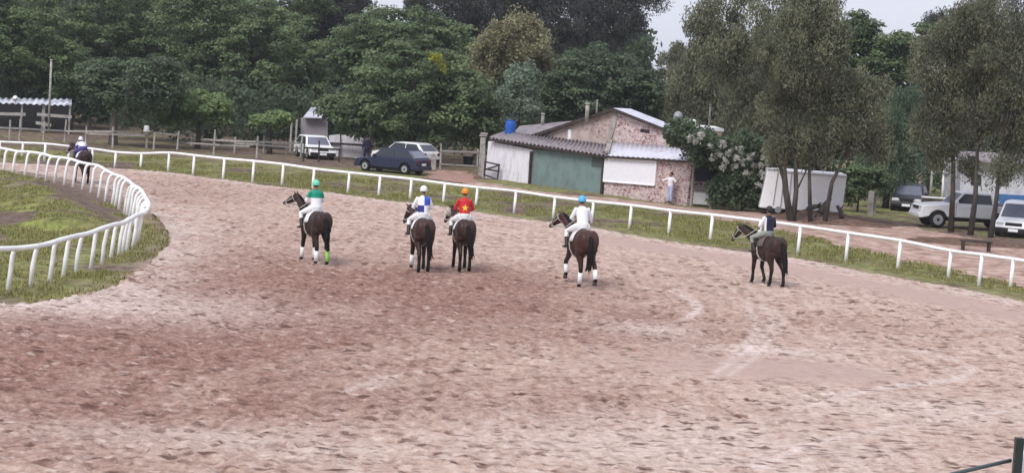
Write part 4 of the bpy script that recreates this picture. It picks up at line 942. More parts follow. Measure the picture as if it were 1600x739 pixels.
for wx in (-1.1, -.45, 1.3):
    bm = BM(); tube(bm, [(wx, .02, .3), (wx, .06, .3), (wx, .22, .3)], [.27, .3, .3], 20, (1, 0, 0)); w_ = obj('tyre', bm, M_tyre, tr, True)
    bm = BM(); tube(bm, [(wx, .0, .3), (wx, .05, .3)], [.15, .17], 14, (1, 0, 0)); obj('rim', bm, M_rim, w_)

# ------------------------------------------------------------------ fences and yard things on the far side
def wood_fence(label, posts, rails, w=.12, m=M_wood, name='wooden_fence', cat='fence'):
    o_ = gpz(*[(posts[0][0]), posts[0][2]]); f = thing(name, o_, label, cat); ys = []
    for px, pt_, pf in posts:
        g0 = gpz(px, pf); t_ = at(px + .06 * (pf - pt_) + random.uniform(-1, 1), pt_, g0.y); ys.append((px, g0.y))
        bm = BM(); tube(bm, [g0 - o_ - Vector((0, 0, .1)), (g0 + t_) / 2 - o_ + Vector((random.uniform(-.02, .02), 0, 0)), t_ - o_], [w * .58, w * .52, w * .45], 7); obj('post', bm, m, f)
    def yat(px):
        return float(np.interp(px, [a for a, _ in ys], [b for _, b in ys]))
    for ln in rails:
        bm = BM(); P = [at(x, y, yat(x) - .08) - o_ for x, y in ln]
        for a_, b_ in zip(P, P[1:]): bar(bm, a_, b_, .06, .10)
        obj('rail', bm, m, f)
    return f
wood_fence('weathered pole fence across the back left behind the distant horse', [(-20, 187, 217), (15, 188, 217), (30, 185, 219), (68, 190, 219), (101, 187, 221), (134, 197, 223), (176, 198, 230), (229, 203, 230)],
           [[(-20, 199), (30, 201), (101, 205), (176, 206)], [(134, 209), (229, 212)], [(176, 205), (229, 211)]])
wood_fence('pale rail fence with leaning posts left of the white hatchback', [(240, 210, 232), (277, 205, 233), (299, 207, 226), (334, 203, 240), (366, 214, 238), (401, 213, 246), (412, 212, 238), (447, 222, 240), (470, 212, 246)],
           [[(240, 208), (277, 211), (299, 207)], [(299, 216), (334, 219), (401, 222), (470, 224)], [(284, 223), (334, 226), (390, 229)], [(366, 224), (401, 226), (470, 232)]])
wood_fence('wooden posts and rail standing in front of the white hatchback', [(474, 225, 251), (498, 220, 252), (530, 232, 252)], [[(474, 231), (498, 232), (530, 234)]], .09, M_darkwood)
# metal gate
wood_fence('light metal yard gate between wooden posts left of the stable', [(688, 224, 262), (746, 234, 264)], [[(688, 236), (746, 238)], [(688, 256.5), (746, 260)]], .11, M_wood, 'yard_gate', 'gate')
wood_fence('grey timber fence post by the corner of the white wall', [(752, 235, 275), (755, 228, 276)], [], .13, M_wood, 'gate_post', 'post')
tb = thing('plastic_tub', gpz(731, 259), 'dark tapered tub behind the yard gate', 'tub'); bm = BM(); tube(bm, [(0, 0, 0), (0, 0, .55), (0, 0, .6)], [.25, .33, .35], 16); obj('bucket', bm, plain('tub_plastic', (.03, .035, .05), .5), tb, True)
bm = BM(); tube(bm, [(0, 0, .56), (0, 0, .62)], .36, 16); obj('rim', bm, plain('tub_plastic', (.03, .035, .05), .5), tb, True)
pl_ = thing('gate_pillar', gpz(675, 263), 'squat pale masonry pillar beside the rear of the blue hatchback', 'pillar'); bm = BM(); box(bm, (0, 0, .33), (.45, .45, .7)); obj('shaft', bm, M_conc, pl_, bevel=.02)
bm = BM(); box(bm, (0, 0, .72), (.34, .34, .10)); ball(bm, (0, 0, .86), .11); obj('cap', bm, M_conc, pl_)
# shed with bright roof in the trees
y0 = 122; s0 = at(462, 215, y0); sh2 = thing('shed', Vector((s0.x, y0, 0)), 'grey shed with a bright tilted roof sheet among the trees', 'shed'); o_ = sh2.location
def wallpx(nm, pts, Y, m, par, th=.12):
    bm = BM(); P = [at(x, y, Y) for x, y in pts]
    for p in P:
        if p.z < .5: p.z = -.1
    prism(bm, [p - par.location for p in P], (0, 1, 0), 0, th); return obj(nm, bm, m, par)
wallpx('wall', [(470, 184), (512, 184), (512, 240), (470, 240)], y0, plain('shed_wall', rgb(150, 144, 150), .9), sh2)
sheetbox('roof', [at(474, 183, y0 - .5), at(506, 184, y0 - .5), at(508, 167, y0 + 3), at(486, 168, y0 + 3)], M_tin, sh2, o_)
for px in (456, 464): bm = BM(); bar(bm, Vector((at(px, 200, y0).x, y0 - .4, 0)) - o_, at(px, 187, y0 - .4) - o_, .12, .12, up=(0, 1, 0)); obj('post', bm, M_wood, sh2)
y0 = 120; s0 = at(515, 225, y0); ww = thing('whitewashed_wall', Vector((s0.x, y0, 0)), 'patchy whitewashed wall right of the white hatchback', 'wall')
wallpx('panel', [(514, 212), (531, 210), (532, 240), (514, 240)], y0, M_whitewall, ww); wallpx('panel', [(533, 211), (578, 212), (578, 240), (533, 240)], y0 + .2, M_whitewall, ww)
bm = BM(); box(bm, (1.3, -.08, .75), (2.9, .1, .12)); obj('dark_rail', bm, M_darkwood, ww)
# open shed with ragged white roof far left
y0 = 128; s0 = at(0, 185, y0); sl_ = thing('open_shed', Vector((s0.x, y0, 0)), 'open shed with a tattered white awning at the far left', 'shed'); o_ = sl_.location
corr('awning', at(-40, 160, y0 - .6), at(112, 165, y0 - .6), at(-40, 153, y0 + 2), at(112, 155, y0 + 2), 16, .05, weathered('tattered_awning', (.72, .74, .82), (.10, .11, .12), .47, 1.6, .6), sl_, o_)
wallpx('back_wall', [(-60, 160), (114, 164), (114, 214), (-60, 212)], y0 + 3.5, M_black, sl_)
for px in (-30, 35, 69, 110): bm = BM(); bar(bm, Vector((at(px, 180, y0).x, y0 - .3, -.1)) - o_, at(px, 163, y0 - .3) - o_, .12 if px != 69 else .2, .12, up=(0, 1, 0)); obj('post', bm, M_wood, sl_)
for a_, b_ in (((-40, 177), (40, 179)), ((58, 179), (112, 183)), ((56, 192), (80, 196))): bm = BM(); bar(bm, at(*a_, y0 - .7) - o_, at(*b_, y0 - .7) - o_, .06, .2); obj('counter_board', bm, M_wood, sl_)
post_at('utility_pole', 78, 94, 207, 126, .07, M_wood, 'slender weathered utility pole in front of the left trees', 'pole')
gl_ = thing('dish', at(24, 154, 126.5), 'small white round dish above the far left shed roof', 'dish'); bm = BM(); tube(bm, [(0, -.04, 0), (0, .03, 0), (0, .06, 0)], [.18, .12, .03], 16, (1, 0, 0)); obj('bowl', bm, M_white, gl_, True); bm = BM(); tube(bm, [(0, .05, 0), (0, .05, -.4)], .02, 6); obj('stand', bm, M_rim, gl_)
# post with a bucket
bk = thing('bucket', at(229, 204, gpz(229, 230).y), 'white bucket upside down on a pale fence post', 'bucket'); bm = BM(); tube(bm, [(0, 0, -.05), (0, 0, .3)], [.19, .14], 14); obj('pail', bm, M_white, bk, True); bm = BM(); tube(bm, [(0, 0, -.06), (0, 0, -.02)], .21, 14); obj('lip', bm, M_white, bk, True)
# right side: stone gate post, bench, poles, pale house
def wpost(px, pt_, pf, w, label, m=M_conc, name='stone_post'):
    g0 = gpz(px, pf); h = at(px, pt_, g0.y).z; t_ = thing(name, g0, label, 'post'); bm = BM(); box(bm, (0, 0, h / 2 - .05), (w, w, h + .1)); obj('shaft', bm, m, t_, bevel=.03); bm = BM(); box(bm, (0, 0, h + .02), (w * .8, w * .8, .05)); obj('cap', bm, m, t_, bevel=.01)
wpost(1359, 298, 335, .26, 'tall pale stone post below the dark green willow-like tree'); wpost(1366, 306, 331, .12, 'thin grey stake just right of the stone post'); 
be = thing('bench', gpz(1524, 391), 'rustic plank bench under the right-hand trees', 'bench'); b0 = be.location
bm = BM(); box(bm, (0, 0, .42), (1.25, .35, .06), rz=-.06); obj('seat', bm, M_darkwood, be, bevel=.01)
for sx in (-.5, .52): bm = BM(); box(bm, (sx, 0, .18), (.09, .28, .46)); obj('leg', bm, M_darkwood, be)
for px, pt_, pf in ((1453, 264, 312), (1472, 262, 316), (1485, 266, 313), (1435, 268, 308)):
    g0 = gpz(px, pf); t_ = thing('white_pole', g0, {1453: 'left thin grey pole behind the pickup nose', 1472: 'tallest white pole behind the pickup cab', 1485: 'right grey pole beside the dark trunk', 1435: 'short grey pole above the dark car'}[px], 'pole'); h = at(px, pt_, g0.y).z
    bm = BM(); tube(bm, [(0, 0, -.1), (0, 0, h)], .09 if px == 1472 else .07, 10); obj('shaft', bm, M_white if px == 1472 else M_wood, t_, True); bm = BM(); tube(bm, [(0, 0, h), (0, 0, h + .04)], .1, 10); obj('cap', bm, M_wood, t_, True)
p0 = at(1498, 300, 104); ho = thing('pale_house', Vector((p0.x, 104, 0)), 'white house with blue lower band seen through the right-hand trees', 'house'); o_ = ho.location
wallpx('wall', [(1500, 250), (1680, 262), (1680, 340), (1500, 330)], 104, weathered('house_wall', (.66, .66, .72), (.4, .38, .4), .42, 2), ho, 4)
wallpx('blue_band', [(1556, 303), (1660, 309), (1660, 322), (1556, 316)], 103.9, plain('blue_band', rgb(70, 110, 160), .7), ho, .08)
for px in (1517, 1560, 1600): 
    w_ = wallpx('window', [(px, 272), (px + 16, 273), (px + 16, 290), (px, 289)], 103.95, M_glass, ho, .04)
sheetbox('roof', [at(1494, 250, 103.5), at(1690, 262, 103.5), at(1690, 246, 108.5), at(1500, 236, 108.5)], M_fibro, ho, o_)
lw = thing('low_wall', Vector((at(1450, 330, 100).x, 99.5, 0)), 'low pale wall running behind the white pickup', 'wall'); wallpx('panel', [(1440, 308), (1560, 316), (1560, 334), (1440, 328)], 99.5, M_conc, lw, .2)
bm = BM(); a_ = at(1440, 307.5, 99.4); b_ = at(1560, 315.5, 99.4); bar(bm, a_ - lw.location, b_ - lw.location, .3, .06); obj('coping', bm, M_white, lw)

# ------------------------------------------------------------------ standing people
def stand(Hs=1.7, arms=0, lean=0):
    k = Hs / 1.75; J = dict(pelvis=(0, 0, .95 * k), chest=(0, 0, 1.33 * k), neck=(0, 0, 1.48 * k), head=(.02, 0, 1.62 * k))
    for s_, sg in (('l', 1), ('r', -1)):
        J['sh' + s_] = (0, .17 * sg * k, 1.40 * k)
        if arms: J['el' + s_] = (.05, .42 * sg * k, 1.30 * k); J['wr' + s_] = (.12, .62 * sg * k, 1.24 * k)
        else: J['el' + s_] = (-.02, .25 * sg * k, 1.12 * k); J['wr' + s_] = (.08, .24 * sg * k, .88 * k)
        J['hip' + s_] = (0, .09 * sg * k, .92 * k); J['kn' + s_] = (.03 * sg, .12 * sg * k, .50 * k); J['an' + s_] = (-.02 + .02 * sg, .13 * sg * k, .09 * k); J['toe' + s_] = (.14, .16 * sg * k, .04 * k)
    return J
pb = gpz(572, 256); pb.z = 0
person(pb, R(115), 'person in dark clothes standing behind the nose of the blue hatchback', stand(1.68), M_navy, M_navy, M_black, None, headkind='bare')
pw = F(1046, 317, -.45); pw = Vector((pw.x, pw.y, 0)); ang_ = math.atan2(-v.y, -v.x)
person(pw, ang_, 'person in white top and pale blue trousers with arms spread before the rubble wall', stand(1.5, 1), M_w, plain('pale_blue_cloth', (.42, .46, .66), .8), plain('shoe_dark', (.05, .04, .04)), None, headkind='bare')

# ------------------------------------------------------------------ green rail near the stand, lower right
g0 = gp(1582, 815); g0.z = 0; gf = thing('green_rail', g0, 'dark green metal post with a slanting rail at the lower right corner', 'fence'); M_gr = plain('dark_green_paint', (.018, .030, .028), .45, .4); M_gr2 = plain('green_grey_paint', (.06, .095, .09), .45, .4)
h = at(1588, 683, g0.y).z
bm = BM(); box(bm, (0, 0, h / 2 - .05), (.115, .115, h + .1)); obj('post', bm, M_gr, gf, bevel=.008)
a_ = at(1582, 719, g0.y) - g0; b_ = at(1497, 739, g0.y - 1.0) - g0; d_ = b_ - a_; a_.x -= .03
bm = BM(); tube(bm, [a_, a_ + d_ * 4], .028, 10); obj('rail', bm, M_gr2, gf, True)
e_ = a_ + d_ * 4; bm = BM(); box(bm, (e_.x, e_.y, (e_.z) / 2 - .05), (.11, .11, e_.z + .1)); obj('post', bm, M_gr, gf, bevel=.008)
wp = at(1603, 711, g0.y + .1); ws = thing('white_tank', Vector((wp.x + .22, wp.y + .2, 0)), 'white container edge right of the dark green post', 'container'); z_ = wp.z
bm = BM(); tube(bm, [(0, 0, 0), (0, 0, z_ - .06), (0, 0, z_ + .02)], [.26, .26, .2], 20); obj('drum', bm, M_white, ws, True); bm = BM(); tube(bm, [(0, 0, z_ + .02), (0, 0, z_ + .06)], .08, 12); obj('cap', bm, M_white, ws, True)
# ------------------------------------------------------------------ trees
PAL = dict(green=leafmat('leaf_green', (0.085, 0.119, 0.063), (0.254, 0.333, 0.158)), dark=leafmat('leaf_dark', (0.068, 0.098, 0.063), (0.189, 0.252, 0.142)), bright=leafmat('leaf_bright', (0.116, 0.172, 0.072), (0.319, 0.421, 0.168)),
           fir=leafmat('leaf_gum', (0.055, 0.059, 0.057), (0.137, 0.145, 0.134)), brown=leafmat('leaf_olive', (0.107, 0.117, 0.077), (0.325, 0.333, 0.210)), olive=leafmat('leaf_grey_olive', (0.096, 0.102, 0.068), (0.307, 0.316, 0.200)),
           tan=leafmat('leaf_tan', (0.215, 0.202, 0.118), (0.401, 0.386, 0.231)), silver=leafmat('leaf_silver', (0.150, 0.202, 0.142), (0.357, 0.441, 0.330)), willow=leafmat('leaf_bluegreen', (0.092, 0.135, 0.089), (0.248, 0.328, 0.210)))
M_bark = weathered('bark', rgb(92, 86, 80)[:3], rgb(50, 46, 44)[:3], .48, 4, .95, (1, 1, .3), .6); M_bark2 = weathered('pale_bark', rgb(140, 130, 122)[:3], rgb(86, 78, 74)[:3], .48, 4, .95, (1, 1, .3), .6)
def leaves(cs, rads, per, size, style):
    """cs clump centres, rads clump radii -> leaf arrays"""
    n = len(cs) * per; c = np.repeat(cs, per, 0); r = np.repeat(rads, per); d = unit(n); rr = rng.random(n) ** .45
    cv = np.repeat(rng.normal(0, .24, len(cs)), per) + np.clip(d[:, 2], -1, 1) * 0
    if style == 'broad':
        d[:, 2] = np.abs(d[:, 2]) * np.where(rng.random(n) < .8, 1, -1); P = c + d * (rr * r)[:, None] * np.array([1.15, 1.15, .62])
        Nn = d * .8 + unit(n) * .6 + np.array([0, 0, .6])
    elif style == 'fine':
        P = c + d * (rr * r)[:, None] * np.array([.85, .85, 1.1]); Nn = unit(n) + d * .3; Nn[:, 2] *= .55
    else:
        P = c + d * (rr * r)[:, None]; Nn = unit(n) + d * .6 + np.array([0, 0, .3])
    Nn /= np.linalg.norm(Nn, axis=1, keepdims=True); t_ = unit(n)
    if style == 'fine': t_[:, 2] -= 1.2
    U = t_ - Nn * (t_ * Nn).sum(1, keepdims=True); U /= np.linalg.norm(U, axis=1, keepdims=True) + 1e-9; Vv = np.cross(Nn, U)
    s = size * rng.uniform(.6, 1.4, n); asp = .62 if style != 'fine' else .34
    val = np.clip(.42 + cv + rng.normal(0, .17, n), 0, 1)
    return P, U * (s / 2)[:, None], Vv * (s * asp)[:, None], val
def tree(label, cat, foot, D, blobs, pal, trunk=None, style='broad', dens=1.0, rc=.75, size=.22, name='tree', bark=None, tr=.16, extra=None, per=125, flat=1.0):
    """foot pixel x; blobs in photo pixels at distance D: (px, py, rx, ry)"""
    fx = at(foot, 300, D).x; root = thing(name, Vector((fx, D, 0)), label, cat, 0, None); o_ = np.array([fx, D, 0]); sc = FPX / D
    CS = []; RS = []
    for bx, by, rx_, ry_ in blobs:
        c = np.array(at(bx, by, D)); R3 = np.array([rx_ / sc, rx_ / sc * .8 * flat, ry_ / sc]); area = R3[0] * R3[2]
        n = max(6, int(dens * 9.5 * area / rc ** 2 * .55)); d = unit(n); q = rng.uniform(.30, 1.0, n) ** .55
        p = c + d * q[:, None] * np.maximum(R3 - rc * .55, .15); p += rng.normal(0, rc * .22, p.shape); CS.append(p); RS.append(rc * rng.uniform(.55, 1.25, n))
    CS = np.concatenate(CS); RS = np.concatenate(RS); k = CS[:, 2] > .35; CS = CS[k]; RS = RS[k]
    if style == 'fine': per = int(per * 1.7); size *= .68
    P, U, Vv, val = leaves(CS, RS, per, size, style)
    bad = P[:, 2] < .1; P[bad, 2] = .1 + rng.random(bad.sum()) * .3
    quad_cloud('crown', P - o_, U, Vv, val, PAL[pal], root)
    # trunk and limbs
    cc = CS.mean(0); top = CS[:, 2].max(); bm = BM()
    if trunk: T = [at(x, y, D) - Vector(o_) for x, y in trunk]; T[0].z = -.2
    else:
        T = [Vector((0, 0, -.2)), Vector((random.uniform(-.2, .2), 0, cc[2] * .4)), Vector(((cc[0] - fx) * .6, 0, cc[2] * .8)), Vector((cc[0] - fx, 0, top * .85))]
    n = len(T); tube(bm, T, [tr * lerp(1.25, .3, i / (n - 1)) for i in range(n)], 9)
    pick = rng.choice(len(CS), min(16, len(CS)), replace=False)
    for i in pick:
        e = Vector(CS[i] - o_); s_ = T[max(1, n - 2)].lerp(T[-1], random.random() * .5) if e.z > T[max(1, n - 2)].z else T[1].lerp(T[max(1, n - 2)], random.random())
        if e.z < s_.z - .8: continue
        md = (s_ + e) / 2 + Vector((0, 0, .3)); tube(bm, [s_, md, e], [tr * .42, tr * .27, tr * .1], 6)
    obj('trunk', bm, bark or M_bark, root, True)
    return root
# left broadleaves
T_ = tree
T_('tall dark green tree at the far left edge rising above the awning shed', 'tree', 20, 136, [(20, 60, 120, 85), (90, 110, 80, 55), (-40, 30, 90, 80)], 'green')
T_('dark tree with low spreading crown and pale trunk behind the pole fence', 'tree', 177, 117, [(205, 140, 85, 55), (160, 120, 45, 40), (250, 120, 55, 45)], 'dark', trunk=[(176, 232), (177, 205), (180, 175), (200, 130)], bark=M_bark2, tr=.26)
T_('small bright green bushy tree left of the pale rail fence', 'tree', 305, 119, [(305, 168, 60, 32), (335, 178, 36, 26), (268, 178, 30, 24)], 'bright', rc=.55)
T_('small rounded shrub tree left of the white hatchback', 'tree', 418, 118, [(418, 184, 38, 20), (440, 188, 24, 16)], 'bright', rc=.5)
T_('very tall broad green tree in the left background', 'tree', 180, 150, [(150, 30, 130, 90), (240, 70, 100, 60), (90, 80, 70, 50)], 'green')
T_('huge dark tree filling the gap left of the central tree', 'tree', 400, 140, [(400, 90, 125, 100), (350, 150, 80, 50), (460, 140, 70, 50), (330, 40, 90, 80)], 'green')
T_('high green crown behind the small bright tree', 'tree', 300, 160, [(290, 10, 140, 80), (420, -5, 110, 60)], 'green')
T_('big domed green tree in the centre overhanging the blue hatchback', 'tree', 640, 117, [(640, 165, 110, 62), (570, 180, 68, 45), (715, 165, 75, 62), (650, 110, 100, 48), (748, 195, 45, 45), (540, 165, 42, 32), (600, 205, 60, 22), (690, 205, 60, 22), (516, 174, 22, 15)], 'green', rc=.72, tr=.3, dens=1.15)
T_('green tree standing behind the central domed tree', 'tree', 630, 134, [(630, 60, 110, 55), (700, 90, 90, 60), (560, 90, 60, 60)], 'green')
T_('tree with yellowing tan foliage left of the tall gum trees', 'tree', 800, 126, [(805, 70, 62, 55), (770, 90, 45, 50), (830, 100, 38, 40)], 'tan', style='ball', rc=.6, size=.2)
T_('pale silvery green young tree behind the blue tank', 'tree', 818, 116, [(815, 130, 32, 38), (822, 170, 28, 36), (800, 160, 26, 40)], 'silver', style='ball', rc=.45, size=.2, tr=.1)
T_('round dark green tree directly behind the stable gable', 'tree', 935, 124, [(935, 125, 95, 58), (880, 155, 60, 45), (1000, 150, 60, 48), (940, 165, 100, 35)], 'dark', rc=.7, dens=1.2)
# tall gums behind
for i, (x, D, bl, lb) in enumerate([(500, 165, [(500, 20, 50, 110), (540, -10, 50, 70)], 'narrow dark gum tree showing between the two left green crowns'),
                                (700, 168, [(690, 10, 75, 60), (760, 10, 60, 60)], 'dark gum tree behind the central domed tree'),
                                (860, 160, [(860, 30, 60, 95), (820, -10, 70, 50)], 'tall black-green gum tree left of the pair behind the stable'),
                                (945, 158, [(945, 20, 65, 80), (1010, -5, 44, 24), (1000, 40, 20, 20)], 'tall black-green gum tree directly above the round dark tree')]):
    T_(lb, 'tree', x, D, bl, 'fir', style='fine', rc=.95, size=.38, dens=1.2, bark=M_bark2)
# yellow flowering sprig in the central crown
r = thing('flowering_vine', at(684, 96, 113.8), 'bright yellow flowering vine patch on the central domed tree', 'vine')
cs = np.array([(-.35, 0, .25), (0, -.1, .3), (.1, -.1, -.05), (.3, 0, -.25), (.38, 0, -.5), (-.1, 0, .1)]); P, U, Vv, val = leaves(cs, np.full(6, .26), 40, .17, 'ball')
quad_cloud('blossom', P, U, Vv, val, leafmat('yellow_bloom', (.20, .22, .03), (.62, .58, .08)), r)
bm = BM(); tube(bm, [(-.35, .1, .2), (0, .1, .2), (.35, .1, -.45), (.3, .2, -1.2)], .03, 6); obj('stem', bm, M_bark, r)
# right hand trees
T_('sparse gum tree whose tips show against the sky gap above the stable', 'tree', 1040, 150, [(1048, 104, 36, 24), (1062, 78, 14, 14)], 'brown', style='fine', rc=.5, size=.3, dens=.5)
T_('brownish grey-green tree right behind the stable roof', 'tree', 1095, 122, [(1100, 130, 70, 60), (1080, 170, 50, 45), (1150, 190, 60, 45)], 'brown', style='fine', rc=.75, size=.28, dens=1.25)
T_('huge feathery olive tree rising above the creeper', 'tree', 1190, 104, [(1190, 30, 100, 80), (1130, 90, 70, 60), (1200, 130, 95, 70), (1190, 190, 70, 45), (1100, 35, 36, 48)], 'brown', style='fine', rc=.75, size=.26, dens=1.1)
T_('front casuarina with forked leaning trunks before the white trailer', 'tree', 1237, 86.2, [(1240, 90, 75, 70), (1215, 165, 50, 40), (1265, 30, 60, 60), (1235, 215, 45, 25), (1215, 238, 34, 18), (1275, 242, 30, 16)], 'olive', trunk=[(1238, 335), (1228, 300), (1223, 240), (1222, 180), (1235, 100)], style='fine', rc=.6, size=.22, dens=1.0, bark=M_bark, tr=.14)
T_('casuarina with a slender straight trunk before the middle of the trailer', 'tree', 1250, 86.2, [(1280, 130, 55, 60), (1290, 210, 40, 40), (1300, 60, 40, 60)], 'olive', trunk=[(1240, 334), (1244, 300), (1243, 250), (1250, 190), (1280, 120)], style='fine', rc=.6, size=.22, tr=.11)
T_('third casuarina standing on the earth mound', 'tree', 1268, 86.2, [(1262, 235, 30, 20), (1310, 170, 45, 50)], 'olive', trunk=[(1268, 330), (1265, 290), (1264, 240), (1285, 190)], style='fine', rc=.55, size=.22, tr=.09)
T_('casuarina leaning right over the end of the trailer', 'tree', 1290, 86.2, [(1345, 190, 50, 50), (1350, 140, 45, 45), (1370, 230, 35, 35)], 'olive', trunk=[(1290, 322), (1300, 285), (1318, 250), (1345, 210)], style='fine', rc=.6, size=.22, tr=.1)
T_('bright green rounded tree far behind in the right-hand gap', 'tree', 1385, 125, [(1385, 98, 66, 46), (1350, 150, 50, 45), (1420, 120, 50, 60), (1330, 85, 40, 60), (1450, 70, 40, 40), (1385, 72, 60, 32), (1340, 50, 34, 40)], 'green', rc=.65, dens=1.1)
T_('blue-green drooping tree above the stone post', 'tree', 1385, 101, [(1385, 215, 62, 70), (1375, 270, 55, 40), (1420, 200, 45, 70)], 'willow', style='fine', rc=.65, size=.24, dens=1.25)
T_('dense low green bush beside the stone post', 'bush', 1342, 96, [(1345, 275, 38, 20), (1335, 298, 26, 24), (1372, 282, 24, 18)], 'green', name='bush', rc=.4, size=.18, tr=.05)
T_('broad grey-olive tree with thin trunk in front of the pickup cab', 'tree', 1487, 86, [(1475, 110, 75, 60), (1465, 190, 55, 50), (1500, 60, 55, 50), (1490, 225, 45, 25), (1470, 250, 30, 25), (1515, 262, 22, 22)], 'olive', trunk=[(1486, 363), (1489, 300), (1490, 220), (1480, 120)], style='fine', rc=.65, size=.22, dens=1.05, tr=.12)
T_('tall olive tree with forked trunk crossing the pickup rear door', 'tree', 1518, 85, [(1545, 90, 70, 75), (1540, 180, 60, 50), (1530, 20, 50, 40)], 'olive', trunk=[(1516, 368), (1524, 310), (1527, 240), (1540, 130)], style='fine', rc=.65, size=.22, dens=1.0, tr=.12)
T_('rightmost olive tree with trunk between pickup and white car', 'tree', 1548, 84, [(1605, 120, 70, 80), (1610, 210, 50, 50), (1600, 40, 50, 50), (1580, 262, 40, 26)], 'olive', trunk=[(1547, 374), (1556, 320), (1563, 250), (1600, 150)], style='fine', rc=.65, size=.22, dens=1.0, tr=.11)
T_('far gum tree whose crown tips stand against the sky at the upper right', 'tree', 1500, 140, [(1480, 40, 45, 28), (1560, 30, 70, 40), (1520, 90, 80, 60)], 'fir', style='fine', rc=.7, size=.28, dens=.9)
T_('dark tree behind the pale poles on the right', 'tree', 1450, 118, [(1455, 225, 50, 42), (1430, 180, 50, 50), (1500, 210, 50, 55)], 'fir', style='fine', rc=.75, size=.28, dens=1.2)
T_('dark leafy tree behind the white box trailer', 'tree', 1280, 112, [(1270, 215, 70, 45), (1330, 200, 60, 60), (1210, 230, 55, 42)], 'fir', style='fine', rc=.75, size=.28, dens=1.2)
# creeper heap with pale blossoms
cr_ = T_('dark creeper-covered heap beside the open shed', 'bush', 1160, 91.5, [(1160, 285, 48, 48), (1120, 240, 48, 24), (1175, 240, 34, 32), (1080, 215, 46, 16), (1130, 300, 26, 30), (1185, 300, 20, 34), (1070, 200, 26, 12)], 'dark', name='creeper', style='ball', rc=.4, size=.17, tr=.06, dens=1.9)
P = []
for px, py in ((1078, 216), (1092, 222), (1108, 226), (1120, 240), (1130, 228), (1142, 238), (1150, 245), (1160, 252), (1172, 246), (1180, 262), (1188, 275), (1165, 270), (1150, 262), (1186, 288), (1112, 250), (1135, 252), (1200, 240), (1198, 246), (1098, 212), (1190, 256), (1128, 260), (1156, 236)):
    P.append(at(px + random.uniform(-3, 3), py + random.uniform(-3, 3), 90.2) - cr_.location)
P, U, Vv, val = leaves(np.array(P), np.full(len(P), .2), 14, .24, 'ball'); quad_cloud('blossom', P, U, Vv, val, leafmat('pale_bloom', (.30, .30, .27), (.62, .60, .56)), cr_)
# wood behind everything
cs = []
for px in range(-250, 1900, 5):
    hmax = 9.5 if not (1290 < px < 1480 or 1000 < px < 1075) else 5.2
    for k in range(9):
        q_ = at(px, 200, 172 + rng.uniform(-4, 4)); cs.append((q_.x, q_.y, rng.uniform(.5, hmax)))
cs = np.array(cs); P, U, Vv, val = leaves(cs, rng.uniform(.9, 1.5, len(cs)), 55, .55, 'ball')
tag(quad_cloud('woodland', P, U, Vv, val * .6, PAL['dark']), 'dark wood closing the view behind the trees', 'woodland', kind='stuff')
# undergrowth between trunks in the yard
cs = []
for px in range(-120, 800, 7):
    for Y_ in (126 if px > 180 else 139, 148):
        q_ = at(px, 200, Y_ + rng.uniform(-3, 3)); cs += [(q_.x, q_.y, z) for z in (rng.uniform(.4, 1.8), rng.uniform(1, 3.4), rng.uniform(2, 4))]
for px in range(1180, 1480, 9):
    q_ = at(px, 200, 113 + rng.uniform(-3, 3)); cs += [(q_.x, q_.y, z) for z in (rng.uniform(.4, 1.8), rng.uniform(1, 3.4))]
cs = np.array(cs); P, U, Vv, val = leaves(cs, rng.uniform(.6, 1.1, len(cs)), 50, .3, 'ball')
tag(quad_cloud('undergrowth', P, U, Vv, val * .6, PAL['dark']), 'dark undergrowth below the background trees', 'undergrowth', kind='stuff')
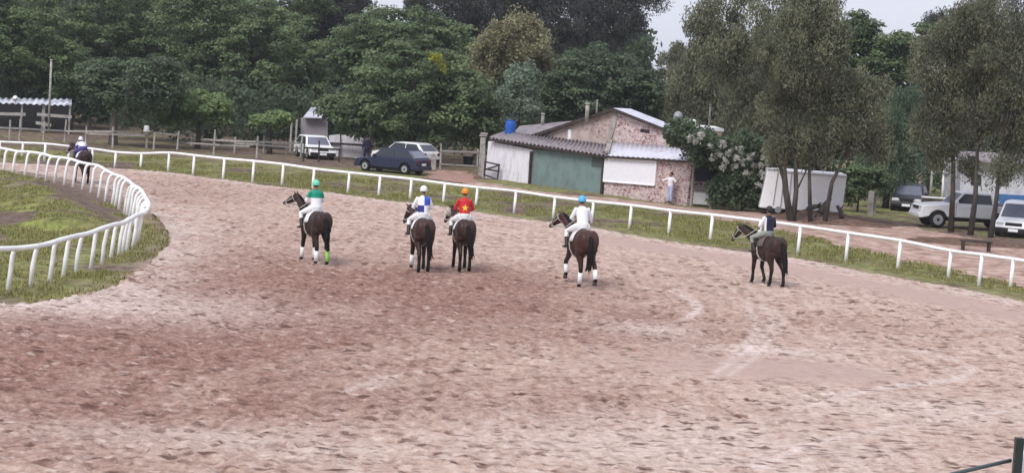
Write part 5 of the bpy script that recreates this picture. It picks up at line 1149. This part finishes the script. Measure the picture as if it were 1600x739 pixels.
# earth mound with broken logs at the casuarina feet
def mound_z(X, Y):
    c1 = gp(1270, 336); c2 = gp(1300, 345); c3 = gp(1520, 378)
    z = .62 * np.exp(-(((X - c1.x) / 1.5) ** 2 + ((Y - c1.y) / 1.3) ** 2)) + .3 * np.exp(-(((X - c2.x) / 2.2) ** 2 + ((Y - c2.y) / 2) ** 2)) + .2 * np.exp(-(((X - c3.x) / 2.5) ** 2 + ((Y - c3.y) / 2) ** 2))
    return z * (.7 + .6 * fbm(X * 3, Y * 3, 77)) - .1
mm, nt_, b_ = newmat('mound_earth', .95, .1); v_ = coords(nt_); f_ = noise(nt_, v_, 3, 7, .7)
nt_.links.new(ramp(nt_, f_, [(.3, rgb(70, 54, 48)), (.55, rgb(112, 90, 78)), (.75, rgb(150, 130, 116))]), b_.inputs['Base Color'])
t = link('earth_mound', grid_mesh('earth_mound', np.arange(9, 24, .15), np.arange(76, 96, .15), mound_z), mm); t['kind'] = 'structure'
for i, (a_, b_, r_, lb) in enumerate([((1296, 312), (1282, 330), .16, 'dark upright broken stump on the earth mound'), ((1282, 322), (1262, 326), .13, 'dark log lying behind the stump'), ((1275, 335), (1262, 345), .09, 'short pale log on the slope of the mound'), ((1308, 322), (1316, 338), .12, 'broken branch at the right end of the mound')]):
    A_ = at(*a_, 87.6); B_ = at(*b_, 87.3); lg = thing('log', B_, lb, 'log'); d_ = A_ - B_
    bm = BM(); tube(bm, [Vector((0, 0, -.05)), d_ * .5 + Vector((.03, 0, .03)), d_], [r_, r_ * .9, r_ * .6], 9); tube(bm, [d_ * .5, d_ * .7 + Vector((.2, 0, .2))], [r_ * .5, r_ * .2], 6); obj('wood', bm, M_bark if i != 2 else M_bark2, lg, True)

# ------------------------------------------------------------------ thin air volume added to lift dark tones like lens veil
hm = bpy.data.materials.new('veil_haze'); hm.use_nodes = True; n_ = hm.node_tree; n_.nodes.clear()
vo_ = n_.nodes.new('ShaderNodeVolumePrincipled'); vo_.inputs['Color'].default_value = (.93, .95, 1, 1); vo_.inputs['Density'].default_value = .00028; vo_.inputs['Anisotropy'].default_value = .2
oo_ = n_.nodes.new('ShaderNodeOutputMaterial'); n_.links.new(vo_.outputs[0], oo_.inputs['Volume'])
bm = BM(); box(bm, (0, 700, 14.5), (1500, 1700, 33)); hz_ = obj('added_haze', bm, hm); hz_['kind'] = 'stuff'
